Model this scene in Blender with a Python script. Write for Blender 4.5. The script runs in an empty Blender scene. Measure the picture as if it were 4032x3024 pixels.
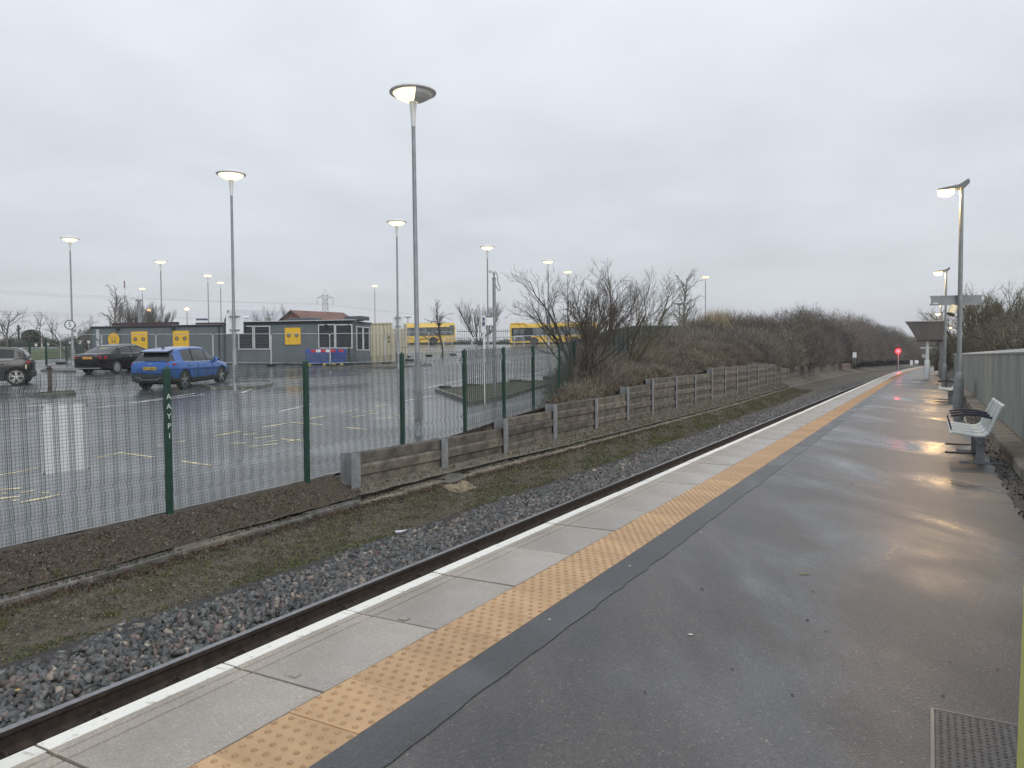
import bpy, bmesh, math, random
import numpy as np
from mathutils import Vector, Matrix
R = math.radians
random.seed(7); rng = np.random.default_rng(11)
SC = bpy.context.scene
COL = SC.collection

# ------------------------------------------------------------------ camera
EYE = 1.58                      # metres above the platform
PITCH = R(2.0068); ROLL = R(0.3); YAW = R(29.183)   # YAW: the track runs this far right of the view axis
FPX, CX, CY = 2950.0, 2016.0, 1512.0
cd = bpy.data.cameras.new('camera'); cam = bpy.data.objects.new('camera', cd); COL.objects.link(cam)
cd.sensor_fit = 'HORIZONTAL'; cd.sensor_width = 36.0; cd.lens = FPX / 4032 * 36.0
cd.clip_start = 0.05; cd.clip_end = 4000
cam.matrix_world = (Matrix.Translation((0, 0, EYE)) @ Matrix.Rotation(math.pi / 2 - PITCH, 4, 'X') @ Matrix.Rotation(-ROLL, 4, 'Z'))
SC.camera = cam

# ------------------------------------------------------------------ sky and sun (overcast morning)
SUN_EL, SUN_AZ = R(32), R(150)
w = bpy.data.worlds.new('World'); SC.world = w; w.use_nodes = True
nt = w.node_tree; nt.nodes.clear()
def N(t, tree=None, **kw):
    n = (tree or nt).nodes.new(t)
    for k, v in kw.items(): setattr(n, k, v)
    return n
def build_sky():
    L = nt.links.new
    out = N('ShaderNodeOutputWorld'); bg = N('ShaderNodeBackground')
    sky = N('ShaderNodeTexSky', sky_type='NISHITA'); sky.sun_disc = False
    sky.sun_elevation = SUN_EL; sky.sun_rotation = SUN_AZ; sky.dust_density = 4
    tc = N('ShaderNodeTexCoord'); sep = N('ShaderNodeSeparateXYZ'); L(tc.outputs['Generated'], sep.inputs[0])
    # cloud deck seen in perspective: direction divided by height
    zc = N('ShaderNodeMath', operation='MAXIMUM'); zc.inputs[1].default_value = 0.0; L(sep.outputs['Z'], zc.inputs[0])
    za = N('ShaderNodeMath', operation='ADD'); za.inputs[1].default_value = 0.16; L(zc.outputs[0], za.inputs[0])
    dv = N('ShaderNodeVectorMath', operation='DIVIDE'); L(tc.outputs['Generated'], dv.inputs[0])
    cb = N('ShaderNodeCombineXYZ'); cb.inputs[2].default_value = 1
    L(za.outputs[0], cb.inputs[0]); L(za.outputs[0], cb.inputs[1]); L(cb.outputs[0], dv.inputs[1])
    n1 = N('ShaderNodeTexNoise'); n1.inputs['Scale'].default_value = 0.85; n1.inputs['Detail'].default_value = 5; n1.inputs['Roughness'].default_value = .5
    n1.inputs['Distortion'].default_value = .35
    L(dv.outputs[0], n1.inputs['Vector'])
    n2 = N('ShaderNodeTexNoise'); n2.inputs['Scale'].default_value = 2.6; n2.inputs['Detail'].default_value = 6
    L(dv.outputs[0], n2.inputs['Vector'])
    mx = N('ShaderNodeMixRGB'); mx.inputs[0].default_value = .35; L(n1.outputs[0], mx.inputs[1]); L(n2.outputs[0], mx.inputs[2])
    cr = N('ShaderNodeValToRGB'); e = cr.color_ramp.elements
    e[0].position = .36; e[0].color = (.59, .625, .665, 1); e[1].position = .60; e[1].color = (.79, .835, .89, 1)
    L(mx.outputs[0], cr.inputs[0])
    # thin paler band low down under the deck
    hr = N('ShaderNodeValToRGB'); h = hr.color_ramp.elements
    h[0].position = 0.0; h[0].color = (.64, .63, .635, 1); h[1].position = .5; h[1].color = (.83, .875, .935, 1)
    m = hr.color_ramp.elements.new(.10); m.color = (.535, .56, .595, 1)
    m = hr.color_ramp.elements.new(.26); m.color = (.66, .70, .745, 1)
    L(zc.outputs[0], hr.inputs[0])
    m2 = N('ShaderNodeMixRGB', blend_type='MIX'); m2.inputs[0].default_value = .5; L(cr.outputs[0], m2.inputs[1]); L(hr.outputs[0], m2.inputs[2])
    sk = N('ShaderNodeMixRGB', blend_type='MULTIPLY'); sk.inputs[0].default_value = 1; sk.inputs[2].default_value = (.1, .1, .1, 1); L(sky.outputs[0], sk.inputs[1])
    m3 = N('ShaderNodeMixRGB'); m3.inputs[0].default_value = .06; L(m2.outputs[0], m3.inputs[1]); L(sk.outputs[0], m3.inputs[2])
    L(m3.outputs[0], bg.inputs[0]); bg.inputs[1].default_value = 1.0; L(bg.outputs[0], out.inputs[0])
build_sky()
sd = bpy.data.lights.new('sun', 'SUN'); sd.energy = 1.4; sd.angle = R(40); sd.color = (1, .96, .9)
so = bpy.data.objects.new('sun', sd); COL.objects.link(so)
so.rotation_euler = (math.pi / 2 - SUN_EL, 0, math.pi - SUN_AZ)
vs = SC.view_settings; vs.view_transform = 'Standard'; vs.look = 'None'; vs.gamma = 1; vs.use_curve_mapping = False; vs.exposure = 0.2

# ------------------------------------------------------------------ placing helpers
def at(px, py, dep):
    """world point seen at photograph pixel (px, py) at a distance dep in front of the camera"""
    dx, dy = px - CX, py - CY; c, s = math.cos(ROLL), math.sin(ROLL)
    u, v = dx * c - dy * s, dx * s + dy * c
    fy = FPX * math.cos(PITCH) - v * math.sin(PITCH); fz = -FPX * math.sin(PITCH) - v * math.cos(PITCH)
    return Vector((u * dep / fy, dep, EYE + fz * dep / fy))
def onz(px, py, z):
    p = at(px, py, 1.0); k = (z - EYE) / (p.z - EYE); return Vector((p.x * k, k, z))
CB, SB = math.cos(YAW), math.sin(YAW)
def bend(t): return 0.0 if t < 60 else 5e-4 * (t - 60) ** 2
def T(s, t, z=0.0):             # track frame: s across (right +), t along, z up -> world; the line bends right far off
    s = s + bend(t); return Vector((s * CB + t * SB, -s * SB + t * CB, z))
def G(y): return float(np.interp(y, [0, 10, 16, 28, 44, 103, 140], [-.75, -.55, -.36, .36, 1.1, 3.4, 4.1]))   # car park level
def oncp(px, py):               # pixel on the sloping car park surface
    lo, hi = 4.0, 200.0
    for _ in range(60):
        m = (lo + hi) / 2
        if at(px, py, m).z > G(m): lo = m
        else: hi = m
    return at(px, py, lo)

# ------------------------------------------------------------------ object helpers
def tag(o, label=None, cat=None, group=None, kind=None):
    if label: o['label'] = label
    if cat: o['category'] = cat
    if group: o['group'] = group
    if kind: o['kind'] = kind
    return o
def empty(name, loc=(0, 0, 0), rz=0.0, label=None, cat=None, group=None, kind=None, parent=None):
    o = bpy.data.objects.new(name, None); COL.objects.link(o); o.location = loc; o.rotation_euler = (0, 0, rz)
    o.empty_display_size = .1
    if parent: o.parent = parent
    return tag(o, label, cat, group, kind)
def link_mesh(name, me, parent=None, loc=(0, 0, 0), rz=0.0):
    o = bpy.data.objects.new(name, me); COL.objects.link(o); o.location = loc; o.rotation_euler = (0, 0, rz)
    if parent: o.parent = parent
    return o
def copy_tree(o, parent=None):
    c = o.copy(); COL.objects.link(c)
    if parent: c.parent = parent
    for ch in list(o.children): copy_tree(ch, c)
    return c
class MB:
    def __init__(s): s.v = []; s.f = []
    def add(s, vs, fs):
        b = len(s.v); s.v.extend([tuple(p) for p in vs]); s.f.extend([tuple(i + b for i in q) for q in fs]); return s
    def box(s, x0, x1, y0, y1, z0, z1, M=None):
        p = [(x0, y0, z0), (x1, y0, z0), (x1, y1, z0), (x0, y1, z0), (x0, y0, z1), (x1, y0, z1), (x1, y1, z1), (x0, y1, z1)]
        if M is not None: p = [M @ Vector(q) for q in p]
        return s.add(p, [(0, 3, 2, 1), (4, 5, 6, 7), (0, 1, 5, 4), (1, 2, 6, 5), (2, 3, 7, 6), (3, 0, 4, 7)])
    def bbox(s, x0, x1, y0, y1, z0, z1, b=.01, M=None):      # box with chamfered vertical edges and top
        o = [(x0 + b, y0), (x1 - b, y0), (x1, y0 + b), (x1, y1 - b), (x1 - b, y1), (x0 + b, y1), (x0, y1 - b), (x0, y0 + b)]
        i = [(max(x0 + b, min(x1 - b, x)), max(y0 + b, min(y1 - b, y))) for x, y in o]
        p = [(x, y, z0) for x, y in o] + [(x, y, z1 - b) for x, y in o] + [(x, y, z1) for x, y in i]
        if M is not None: p = [M @ Vector(q) for q in p]
        f = [tuple(range(7, -1, -1)), tuple(range(16, 24))]
        for k in (0, 8):
            for j in range(8): f.append((k + j, k + (j + 1) % 8, k + 8 + (j + 1) % 8, k + 8 + j))
        return s.add(p, f)
    def tube(s, pts, rad, n=6, cap=True):
        pts = [Vector(p) for p in pts]; m = len(pts)
        if not hasattr(rad, '__len__'): rad = [rad] * m
        prev = None; vs = []; fs = []
        for i, p in enumerate(pts):
            d = (pts[min(i + 1, m - 1)] - pts[max(i - 1, 0)]).normalized()
            if prev is None:
                a = Vector((0, 0, 1)) if abs(d.z) < .9 else Vector((1, 0, 0)); u = d.cross(a).normalized()
            else: u = (prev - d * prev.dot(d)).normalized()
            prev = u; q = d.cross(u)
            for k in range(n):
                an = 2 * math.pi * k / n; vs.append(p + (u * math.cos(an) + q * math.sin(an)) * rad[i])
        for i in range(m - 1):
            for k in range(n): fs.append((i * n + k, i * n + (k + 1) % n, (i + 1) * n + (k + 1) % n, (i + 1) * n + k))
        if cap: fs.append(tuple(range(n - 1, -1, -1))); fs.append(tuple(range((m - 1) * n, m * n)))
        return s.add(vs, fs)
    def lathe(s, prof, n=16, M=None, cap=True):
        vs = []; fs = []; m = len(prof)
        for r, z in prof:
            for k in range(n): a = 2 * math.pi * k / n; vs.append((r * math.cos(a), r * math.sin(a), z))
        for i in range(m - 1):
            for k in range(n): fs.append((i * n + k, i * n + (k + 1) % n, (i + 1) * n + (k + 1) % n, (i + 1) * n + k))
        if cap: fs.append(tuple(range(n - 1, -1, -1))); fs.append(tuple(range((m - 1) * n, m * n)))
        if M is not None: vs = [M @ Vector(q) for q in vs]
        return s.add(vs, fs)
    def prism(s, poly, a, b, ax='y', M=None):                # poly in the plane across axis ax
        n = len(poly)
        mk = {'y': lambda p, h: (p[0], h, p[1]), 'x': lambda p, h: (h, p[0], p[1]), 'z': lambda p, h: (p[0], p[1], h)}[ax]
        vs = [mk(p, a) for p in poly] + [mk(p, b) for p in poly]
        if M is not None: vs = [M @ Vector(q) for q in vs]
        return s.add(vs, [tuple(range(n)), tuple(range(2 * n - 1, n - 1, -1))] + [(i, n + i, n + (i + 1) % n, (i + 1) % n) for i in range(n)])
    def sweep(s, prof, frames, closed=True, cap=True):       # prof [(a,b)] ; frames f(i)->function (a,b)->point
        n = len(prof); m = len(frames); vs = [fr(a, b) for fr in frames for a, b in prof]; fs = []
        kk = n if closed else n - 1
        for i in range(m - 1):
            for k in range(kk): fs.append((i * n + k, i * n + (k + 1) % n, (i + 1) * n + (k + 1) % n, (i + 1) * n + k))
        if cap and closed: fs.append(tuple(range(n))); fs.append(tuple(range(m * n - 1, (m - 1) * n - 1, -1)))
        return s.add(vs, fs)
    def mesh(s, name, mat=None, smooth=False, fix=True):
        me = bpy.data.meshes.new(name); me.from_pydata(s.v, [], s.f)
        if fix:
            bm = bmesh.new(); bm.from_mesh(me); bmesh.ops.recalc_face_normals(bm, faces=bm.faces); bm.to_mesh(me); bm.free()
        if mat: me.materials.append(mat)
        if smooth:
            me.polygons.foreach_set('use_smooth', [True] * len(me.polygons))
            me.set_sharp_from_angle(angle=R(38))
        me.update(); return me
    def build(s, name, mat, parent=None, loc=(0, 0, 0), rz=0.0, smooth=False, fix=True):
        return link_mesh(name, s.mesh(name, mat, smooth, fix), parent, loc, rz)
def np_mesh(name, V, F, mat, col=None, parent=None, smooth=False):
    """V (n,3), F (m,k) int with constant k; col (n,3) per-vertex base colour"""
    V = np.asarray(V, np.float32); F = np.asarray(F, np.int32); me = bpy.data.meshes.new(name); k = F.shape[1]
    me.vertices.add(len(V)); me.vertices.foreach_set('co', V.ravel())
    me.loops.add(F.size); me.loops.foreach_set('vertex_index', F.ravel())
    me.polygons.add(len(F)); me.polygons.foreach_set('loop_start', np.arange(0, F.size, k, dtype=np.int32))
    me.polygons.foreach_set('loop_total', np.full(len(F), k, np.int32))
    if smooth: me.polygons.foreach_set('use_smooth', np.ones(len(F), bool))
    me.update(calc_edges=True)
    if col is not None:
        a = me.color_attributes.new('col', 'FLOAT_COLOR', 'POINT'); c = np.ones((len(V), 4), np.float32); c[:, :3] = col
        a.data.foreach_set('color', c.ravel())
    if mat: me.materials.append(mat)
    return link_mesh(name, me, parent)
def grid_mesh(P, name, mat, parent=None, smooth=True):       # P[i][j] world points
    n, m = len(P), len(P[0]); V = np.array([[tuple(q) for q in r] for r in P], np.float32).reshape(-1, 3)
    I = np.arange(n * m).reshape(n, m); F = np.stack([I[:-1, :-1], I[1:, :-1], I[1:, 1:], I[:-1, 1:]], -1).reshape(-1, 4)
    v = V.reshape(n, m, 3); nn = np.cross(v[1, 0] - v[0, 0], v[0, 1] - v[0, 0])
    if nn[2] < 0: F = F[:, ::-1]
    return np_mesh(name, V, F, mat, parent=parent, smooth=smooth)
def text_mesh(txt, size, depth=.004, mat=None, bold=.0):
    c = bpy.data.curves.new('txt', 'FONT'); c.body = txt; c.size = size; c.extrude = depth / 2; c.align_x = 'CENTER'; c.align_y = 'CENTER'
    c.resolution_u = 3; c.offset = bold
    o = bpy.data.objects.new('txt', c); COL.objects.link(o)
    dg = bpy.context.evaluated_depsgraph_get(); me = bpy.data.meshes.new_from_object(o.evaluated_get(dg))
    bpy.data.objects.remove(o); bpy.data.curves.remove(c); me.materials.clear()
    if mat: me.materials.append(mat)
    return me

# ------------------------------------------------------------------ materials
MATS = {}
def mat(name, c=(.5, .5, .5), rough=.6, metal=0.0, var=.15, scale=6.0, c2=None, bump=0.0, bscale=60.0, spec=.5, emit=None, estr=0.0, coat=0.0,
        attr=False, rnd=0.0, wet=None, alpha=None, streak=False, detail=4, trans=0.0, ramp=(.35, .65)):
    """procedural material: two-tone noise colour, optional bump, optional wet patches (low roughness where the noise is high)"""
    if name in MATS: return MATS[name]
    m = bpy.data.materials.new(name); m.use_nodes = True; t = m.node_tree; t.nodes.clear(); L = t.links.new
    def n(ty, **kw): return N(ty, t, **kw)
    out = n('ShaderNodeOutputMaterial'); b = n('ShaderNodeBsdfPrincipled'); L(b.outputs[0], out.inputs[0])
    b.inputs['Metallic'].default_value = metal; b.inputs['Roughness'].default_value = rough; b.inputs['Specular IOR Level'].default_value = spec
    b.inputs['Coat Weight'].default_value = coat; b.inputs['Coat Roughness'].default_value = .06
    if trans: b.inputs['Transmission Weight'].default_value = trans
    if alpha is not None: b.inputs['Alpha'].default_value = alpha
    tc = n('ShaderNodeTexCoord'); src = tc.outputs['Object']
    if streak:
        mp = n('ShaderNodeMapping'); mp.inputs['Scale'].default_value = (1, 1, .12); L(src, mp.inputs[0]); src = mp.outputs[0]
    nz = n('ShaderNodeTexNoise'); nz.inputs['Scale'].default_value = scale; nz.inputs['Detail'].default_value = detail; nz.inputs['Roughness'].default_value = .62; L(src, nz.inputs['Vector'])
    cr = n('ShaderNodeValToRGB'); e = cr.color_ramp.elements; e[0].position, e[1].position = ramp
    d = c2 if c2 else tuple(max(0, x * (1 - var)) for x in c); u = c if c2 else tuple(min(1, x * (1 + var)) for x in c)
    e[0].color = (*d, 1); e[1].color = (*u, 1); L(nz.outputs[0], cr.inputs[0]); colout = cr.outputs[0]
    if attr:
        va = n('ShaderNodeVertexColor', layer_name='col'); mm = n('ShaderNodeMixRGB', blend_type='MULTIPLY'); mm.inputs[0].default_value = 1
        L(cr.outputs[0], mm.inputs[1]); L(va.outputs[0], mm.inputs[2]); colout = mm.outputs[0]
    if rnd:
        oi = n('ShaderNodeObjectInfo'); mr = n('ShaderNodeMapRange'); mr.inputs[3].default_value = 1 - rnd; mr.inputs[4].default_value = 1 + rnd * .6; L(oi.outputs['Random'], mr.inputs[0])
        mv = n('ShaderNodeVectorMath', operation='SCALE'); L(colout, mv.inputs[0]); L(mr.outputs[0], mv.inputs['Scale']); colout = mv.outputs[0]
    L(colout, b.inputs['Base Color'])
    if wet:
        ws, lo, hi, r0, r1 = wet        # noise scale, ramp start/end, roughness dry / wet
        wn = n('ShaderNodeTexNoise'); wn.inputs['Scale'].default_value = ws; wn.inputs['Detail'].default_value = 3; L(tc.outputs['Object'], wn.inputs['Vector'])
        wr = n('ShaderNodeMapRange'); wr.inputs[1].default_value = lo; wr.inputs[2].default_value = hi; wr.inputs[3].default_value = r0; wr.inputs[4].default_value = r1
        L(wn.outputs[0], wr.inputs[0]); L(wr.outputs[0], b.inputs['Roughness'])
    if bump:
        bn = n('ShaderNodeTexNoise'); bn.inputs['Scale'].default_value = bscale; bn.inputs['Detail'].default_value = 3; L(tc.outputs['Object'], bn.inputs['Vector'])
        bp = n('ShaderNodeBump'); bp.inputs['Strength'].default_value = bump; bp.inputs['Distance'].default_value = .01; L(bn.outputs[0], bp.inputs['Height'])
        if wet:
            bs = n('ShaderNodeMapRange'); bs.inputs[1].default_value = lo; bs.inputs[2].default_value = hi; bs.inputs[3].default_value = bump; bs.inputs[4].default_value = bump * .08
            L(wn.outputs[0], bs.inputs[0]); L(bs.outputs[0], bp.inputs['Strength'])
        L(bp.outputs[0], b.inputs['Normal'])
    if emit:
        b.inputs['Emission Color'].default_value = (*emit, 1); b.inputs['Emission Strength'].default_value = estr
    MATS[name] = m; return m
def asphalt(name, c, c2, speck, wets, grain, seed, aniso=(1, 1, 1), rnd=0.0, bmp=.75, mixf=.85):
    """wet tarmac: aggregate speckle, damp sheen, smooth puddles"""
    m = bpy.data.materials.new(name); m.use_nodes = True; t = m.node_tree; t.nodes.clear(); L = t.links.new
    def n(ty, **kw): return N(ty, t, **kw)
    out = n('ShaderNodeOutputMaterial'); b = n('ShaderNodeBsdfPrincipled'); L(b.outputs[0], out.inputs[0])
    tc = n('ShaderNodeTexCoord'); mp = n('ShaderNodeMapping'); mp.inputs['Location'].default_value = (seed, seed * 2.3, 0); L(tc.outputs['Object'], mp.inputs[0])
    rot = n('ShaderNodeMapping'); rot.inputs['Rotation'].default_value = (0, 0, YAW); rot.inputs['Scale'].default_value = aniso; L(mp.outputs[0], rot.inputs[0])
    big = n('ShaderNodeTexNoise'); big.inputs['Scale'].default_value = .9; big.inputs['Detail'].default_value = 6; big.inputs['Roughness'].default_value = .65; L(rot.outputs[0], big.inputs['Vector'])
    cr = n('ShaderNodeValToRGB'); e = cr.color_ramp.elements; e[0].position = .33; e[0].color = (*c2, 1); e[1].position = .68; e[1].color = (*c, 1); L(big.outputs[0], cr.inputs[0])
    vo = n('ShaderNodeTexVoronoi'); vo.inputs['Scale'].default_value = grain; L(mp.outputs[0], vo.inputs['Vector'])
    sr = n('ShaderNodeValToRGB'); s_ = sr.color_ramp.elements; s_[0].position = .05; s_[0].color = (.5, .5, .5, 1); s_[1].position = 1.0; s_[1].color = (*[x * 1.9 for x in speck], 1)
    for ps, cv in ((.62, .95), (.86, 1.15)): k_ = sr.color_ramp.elements.new(ps); k_.color = (cv, cv, cv, 1)
    L(vo.outputs['Color'], sr.inputs[0])
    mm = n('ShaderNodeMixRGB', blend_type='MULTIPLY'); mm.inputs[0].default_value = mixf; L(cr.outputs[0], mm.inputs[1]); L(sr.outputs[0], mm.inputs[2]); colout = mm.outputs[0]
    if rnd:
        oi = n('ShaderNodeObjectInfo'); mr = n('ShaderNodeMapRange'); mr.inputs[3].default_value = 1 - rnd; mr.inputs[4].default_value = 1 + rnd * .6; L(oi.outputs['Random'], mr.inputs[0])
        mv = n('ShaderNodeVectorMath', operation='SCALE'); L(colout, mv.inputs[0]); L(mr.outputs[0], mv.inputs['Scale']); colout = mv.outputs[0]
    L(colout, b.inputs['Base Color'])
    ws, lo, hi, r0, r1 = wets
    wn = n('ShaderNodeTexNoise'); wn.inputs['Scale'].default_value = ws; wn.inputs['Detail'].default_value = 4; wn.inputs['Roughness'].default_value = .55; wn.inputs['Distortion'].default_value = .4; L(rot.outputs[0], wn.inputs['Vector'])
    wr = n('ShaderNodeMapRange'); wr.interpolation_type = 'SMOOTHSTEP'
    for i, v in ((1, lo), (2, hi), (3, r0), (4, r1)): wr.inputs[i].default_value = v
    L(wn.outputs[0], wr.inputs[0]); L(wr.outputs[0], b.inputs['Roughness'])
    bs = n('ShaderNodeMapRange'); bs.interpolation_type = 'SMOOTHSTEP'
    for i, v in ((1, lo), (2, hi), (3, bmp), (4, .03)): bs.inputs[i].default_value = v
    L(wn.outputs[0], bs.inputs[0])
    bn = n('ShaderNodeTexNoise'); bn.inputs['Scale'].default_value = grain * .8; bn.inputs['Detail'].default_value = 2; L(mp.outputs[0], bn.inputs['Vector'])
    bp = n('ShaderNodeBump'); bp.inputs['Distance'].default_value = .006; L(bs.outputs[0], bp.inputs['Strength']); L(bn.outputs[0], bp.inputs['Height']); L(bp.outputs[0], b.inputs['Normal'])
    MATS[name] = m; return m
def proj(P):
    x, y, z = P[0], P[1], P[2] - EYE
    d = y * math.cos(PITCH) - z * math.sin(PITCH); up = y * math.sin(PITCH) + z * math.cos(PITCH)
    u, v = x * FPX / d, -up * FPX / d; c, s = math.cos(ROLL), math.sin(ROLL)
    return CX + u * c + v * s, CY - u * s + v * c
def trz(t): return -YAW - (0 if t < 60 else math.atan(1e-3 * (t - 60)))      # heading of the track frame at t
def IP(xs, ys): return lambda q: float(np.interp(q, xs, ys))
s_k = IP([-6, 4, 5.1, 6.3, 7.4, 9.1, 13.7, 21, 39, 57, 80, 150], [-8.2, -8.2, -8.18, -8.28, -8.36, -8.42, -8.42, -8.48, -8.75, -9.4, -10.3, -12.4])
s_w = IP([-6, 9.9, 12.5, 15, 18.1, 21.2, 24, 31, 40, 47, 63, 80, 100, 150], [-8.75, -8.75, -8.7, -8.72, -8.93, -9.0, -9.1, -9.45, -9.65, -9.9, -10.6, -11.3, -12.6, -15])
Z_KERB = -.83
z_wb = IP([0, 10, 24, 50, 70], [-.66, -.64, -.6, -.55, -.5])           # ground at the foot of the wall
def vnoise(x, y, seed=0):                                               # cheap smooth noise, about -1..1
    return (math.sin(x * 1.7 + seed) * math.cos(y * 1.3 - seed * 2) + .6 * math.sin(x * 3.9 + y * 2.7 + seed * 3) + .35 * math.sin(x * 8.1 - y * 6.3 + seed)) / 1.95

# ------------------------------------------------------------------ setting materials
M_plat = asphalt('platform_tarmac', (.114, .104, .098), (.066, .062, .060), (1.75, 1.68, 1.55), (.42, .47, .70, .40, .12), 120, 3.1, (1.6, .55, 1))
M_band = asphalt('patched_tarmac', (.070, .072, .076), (.046, .048, .052), (1.35, 1.35, 1.35), (.7, .45, .75, .42, .22), 150, 8.4)
M_cp = asphalt('carpark_tarmac', (.128, .131, .136), (.088, .091, .095), (1.3, 1.3, 1.3), (.16, .34, .66, .34, .15), 70, 21.7)
M_slab = asphalt('coping_concrete', (.40, .355, .305), (.285, .255, .222), (1.4, 1.4, 1.35), (1.3, .42, .68, .48, .18), 150, 5.5, rnd=.12, bmp=.25, mixf=.5)
M_tact = mat('buff_tactile', (.56, .36, .19), .5, rnd=.14, c2=(.44, .275, .14), scale=4, bump=.15, bscale=180, wet=(1.1, .45, .7, .55, .3))
M_white = mat('white_paint', (.76, .75, .70), .5, rnd=.08, c2=(.36, .35, .32), scale=14, ramp=(.33, .43), detail=8, bump=.15, bscale=150)
M_cpwhite = mat('road_white', (.72, .73, .72), .35, c2=(.4, .41, .41), scale=5, ramp=(.35, .5))
M_cpyellow = mat('road_yellow', (.78, .66, .36), .35, c2=(.35, .31, .2), scale=5, ramp=(.38, .52))
M_conc = mat('weathered_concrete', (.25, .22, .18), .75, rnd=.2, c2=(.10, .09, .072), scale=2.3, bump=.4, bscale=70)
M_kerbst = mat('kerb_stone', (.185, .18, .17), .5, rnd=.2, c2=(.075, .07, .06), scale=4, bump=.35, bscale=90)
M_soil = mat('verge_soil', (.085, .066, .047), .85, c2=(.025, .021, .016), scale=24, bump=1.0, bscale=45, detail=8)
M_trackbed = mat('trackbed_grit', (.115, .098, .075), .85, c2=(.035, .036, .022), scale=11, bump=1.0, bscale=60, detail=8)
M_bank = mat('bank_soil', (.075, .058, .042), .9, c2=(.035, .03, .022), scale=5, bump=.6, bscale=25)
M_field = mat('far_field', (.075, .10, .05), .9, c2=(.05, .07, .035), scale=.15, bump=.3, bscale=5)
M_grass = mat('cut_grass', (.085, .125, .035), .85, c2=(.05, .078, .024), scale=3, bump=.6, bscale=40)

# ------------------------------------------------------------------ platform
platform = empty('platform', (0, 0, 0), kind='structure')
SE, SF, SR, SA = -3.20, -2.485, -2.08, .80       # edge, tactile front, tactile rear, tarmac edge by the fence
def strip(name, sa, sb, ts, z, m, parent, ns=6, jit=None):
    rows = []
    for t in ts:
        a = sa(t) if callable(sa) else sa; b = sb(t) if callable(sb) else sb
        rows.append([T(a + (b - a) * k / ns, t, z) for k in range(ns + 1)])
    return grid_mesh(rows, name, m, parent, smooth=False)
TS = list(np.arange(-6, 134, 1.0))
strip('tarmac_surface', SR, lambda t: SA + .035 * vnoise(t * 2.3, 1.0, 4), list(np.arange(-6, 30, .12)) + list(np.arange(30, 134, 1.0)), 0, M_plat, platform)
strip('tarmac_patch_band', SR + .004, lambda t: -1.83 + .012 * vnoise(t * .9, 0, 2) + .012 * vnoise(t * 7, 0, 5) + .008 * vnoise(t * 23, 1, 5), list(np.arange(-6, 30, .12)) + list(np.arange(30, 134, 1.0)), .004, M_band, platform, 2)
mb = MB()                                          # the supporting wall below the copings
mb.sweep([(-3.06, -1.3), (-3.06, -.20), (.9, -.20), (.9, -1.3)], [(lambda a, b, t=t: T(a, t, b)) for t in TS])
mb.build('platform_wall', M_conc, platform)
PIT = .936
def coping_mesh():
    w_, l = .710, PIT - .017; pr = [(0, -.16), (0, -.012), (.012, 0), (.148, 0), (.150, -.006), (.160, -.006), (.162, 0), (.228, 0), (.230, -.006), (.240, -.006), (.242, 0), (w_, 0), (w_, -.16)]
    b = MB(); b.prism(pr, 0, l, 'y'); return b.mesh('coping_slab', M_slab)
def coping_line(): b = MB(); b.box(.013, .104, .002, PIT - .012, .0, .003); return b.mesh('edge_line', M_white)
def tactile_mesh():
    a = .401; b = MB(); b.box(0, a, 0, a, -.06, 0); p = a / 6
    for i in range(6):
        for j in range(6):
            x = p * (j + .25 + (.5 if i % 2 else 0)); y = p * (i + .5); r = .0145
            vs = [(x + r * math.cos(q), y + r * math.sin(q), 0) for q in np.arange(8) * math.pi / 4] + [(x + r * .72 * math.cos(q), y + r * .72 * math.sin(q), .0065) for q in np.arange(8) * math.pi / 4]
            b.add(vs, [(k, (k + 1) % 8, 8 + (k + 1) % 8, 8 + k) for k in range(8)] + [tuple(range(8, 16))])
    me = b.mesh('tactile_tile', M_tact); me.materials.append(mat('shaded_blister', (.45, .28, .145), .5, rnd=.14, c2=(.32, .20, .105), scale=30))  # shade and wetness of the dots painted as a darker brown
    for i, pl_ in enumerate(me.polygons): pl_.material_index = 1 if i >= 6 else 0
    return me
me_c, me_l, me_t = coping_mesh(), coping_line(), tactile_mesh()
k = 0
for i in range(-3, 139):
    t0 = 1.685 + i * PIT - 1.0 * .0
    o = link_mesh('coping_slab', me_c, platform, T(SE + random.uniform(-.003, .003), t0, random.uniform(-.002, .003)), trz(t0 + .5))
    link_mesh('edge_line', me_l, o)
for i in range(-8, 290):
    t0 = 1.58 + i * .4045
    if t0 > 119: break
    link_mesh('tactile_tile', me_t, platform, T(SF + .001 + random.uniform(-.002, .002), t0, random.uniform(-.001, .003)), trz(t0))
strip('tactile_strip_far', SF, SR, list(np.arange(119, 134, 1.0)), .0, M_tact, platform, 2)

# mortar smears and a slipped joint filler on the near copings
mb = MB()
for (px, py, a, l, w_) in ((1155, 2658, .9, .07, .05), (1590, 2437, .9, .06, .05)):
    p = onz(px, py, .0); M = Matrix.Translation(p) @ Matrix.Rotation(-YAW + a * .05, 4, 'Z')
    mb.bbox(-l / 2, l / 2, -w_ / 2, w_ / 2, .001, .008, .004, M)
mb.build('joint_mortar', M_slab, platform)

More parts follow.
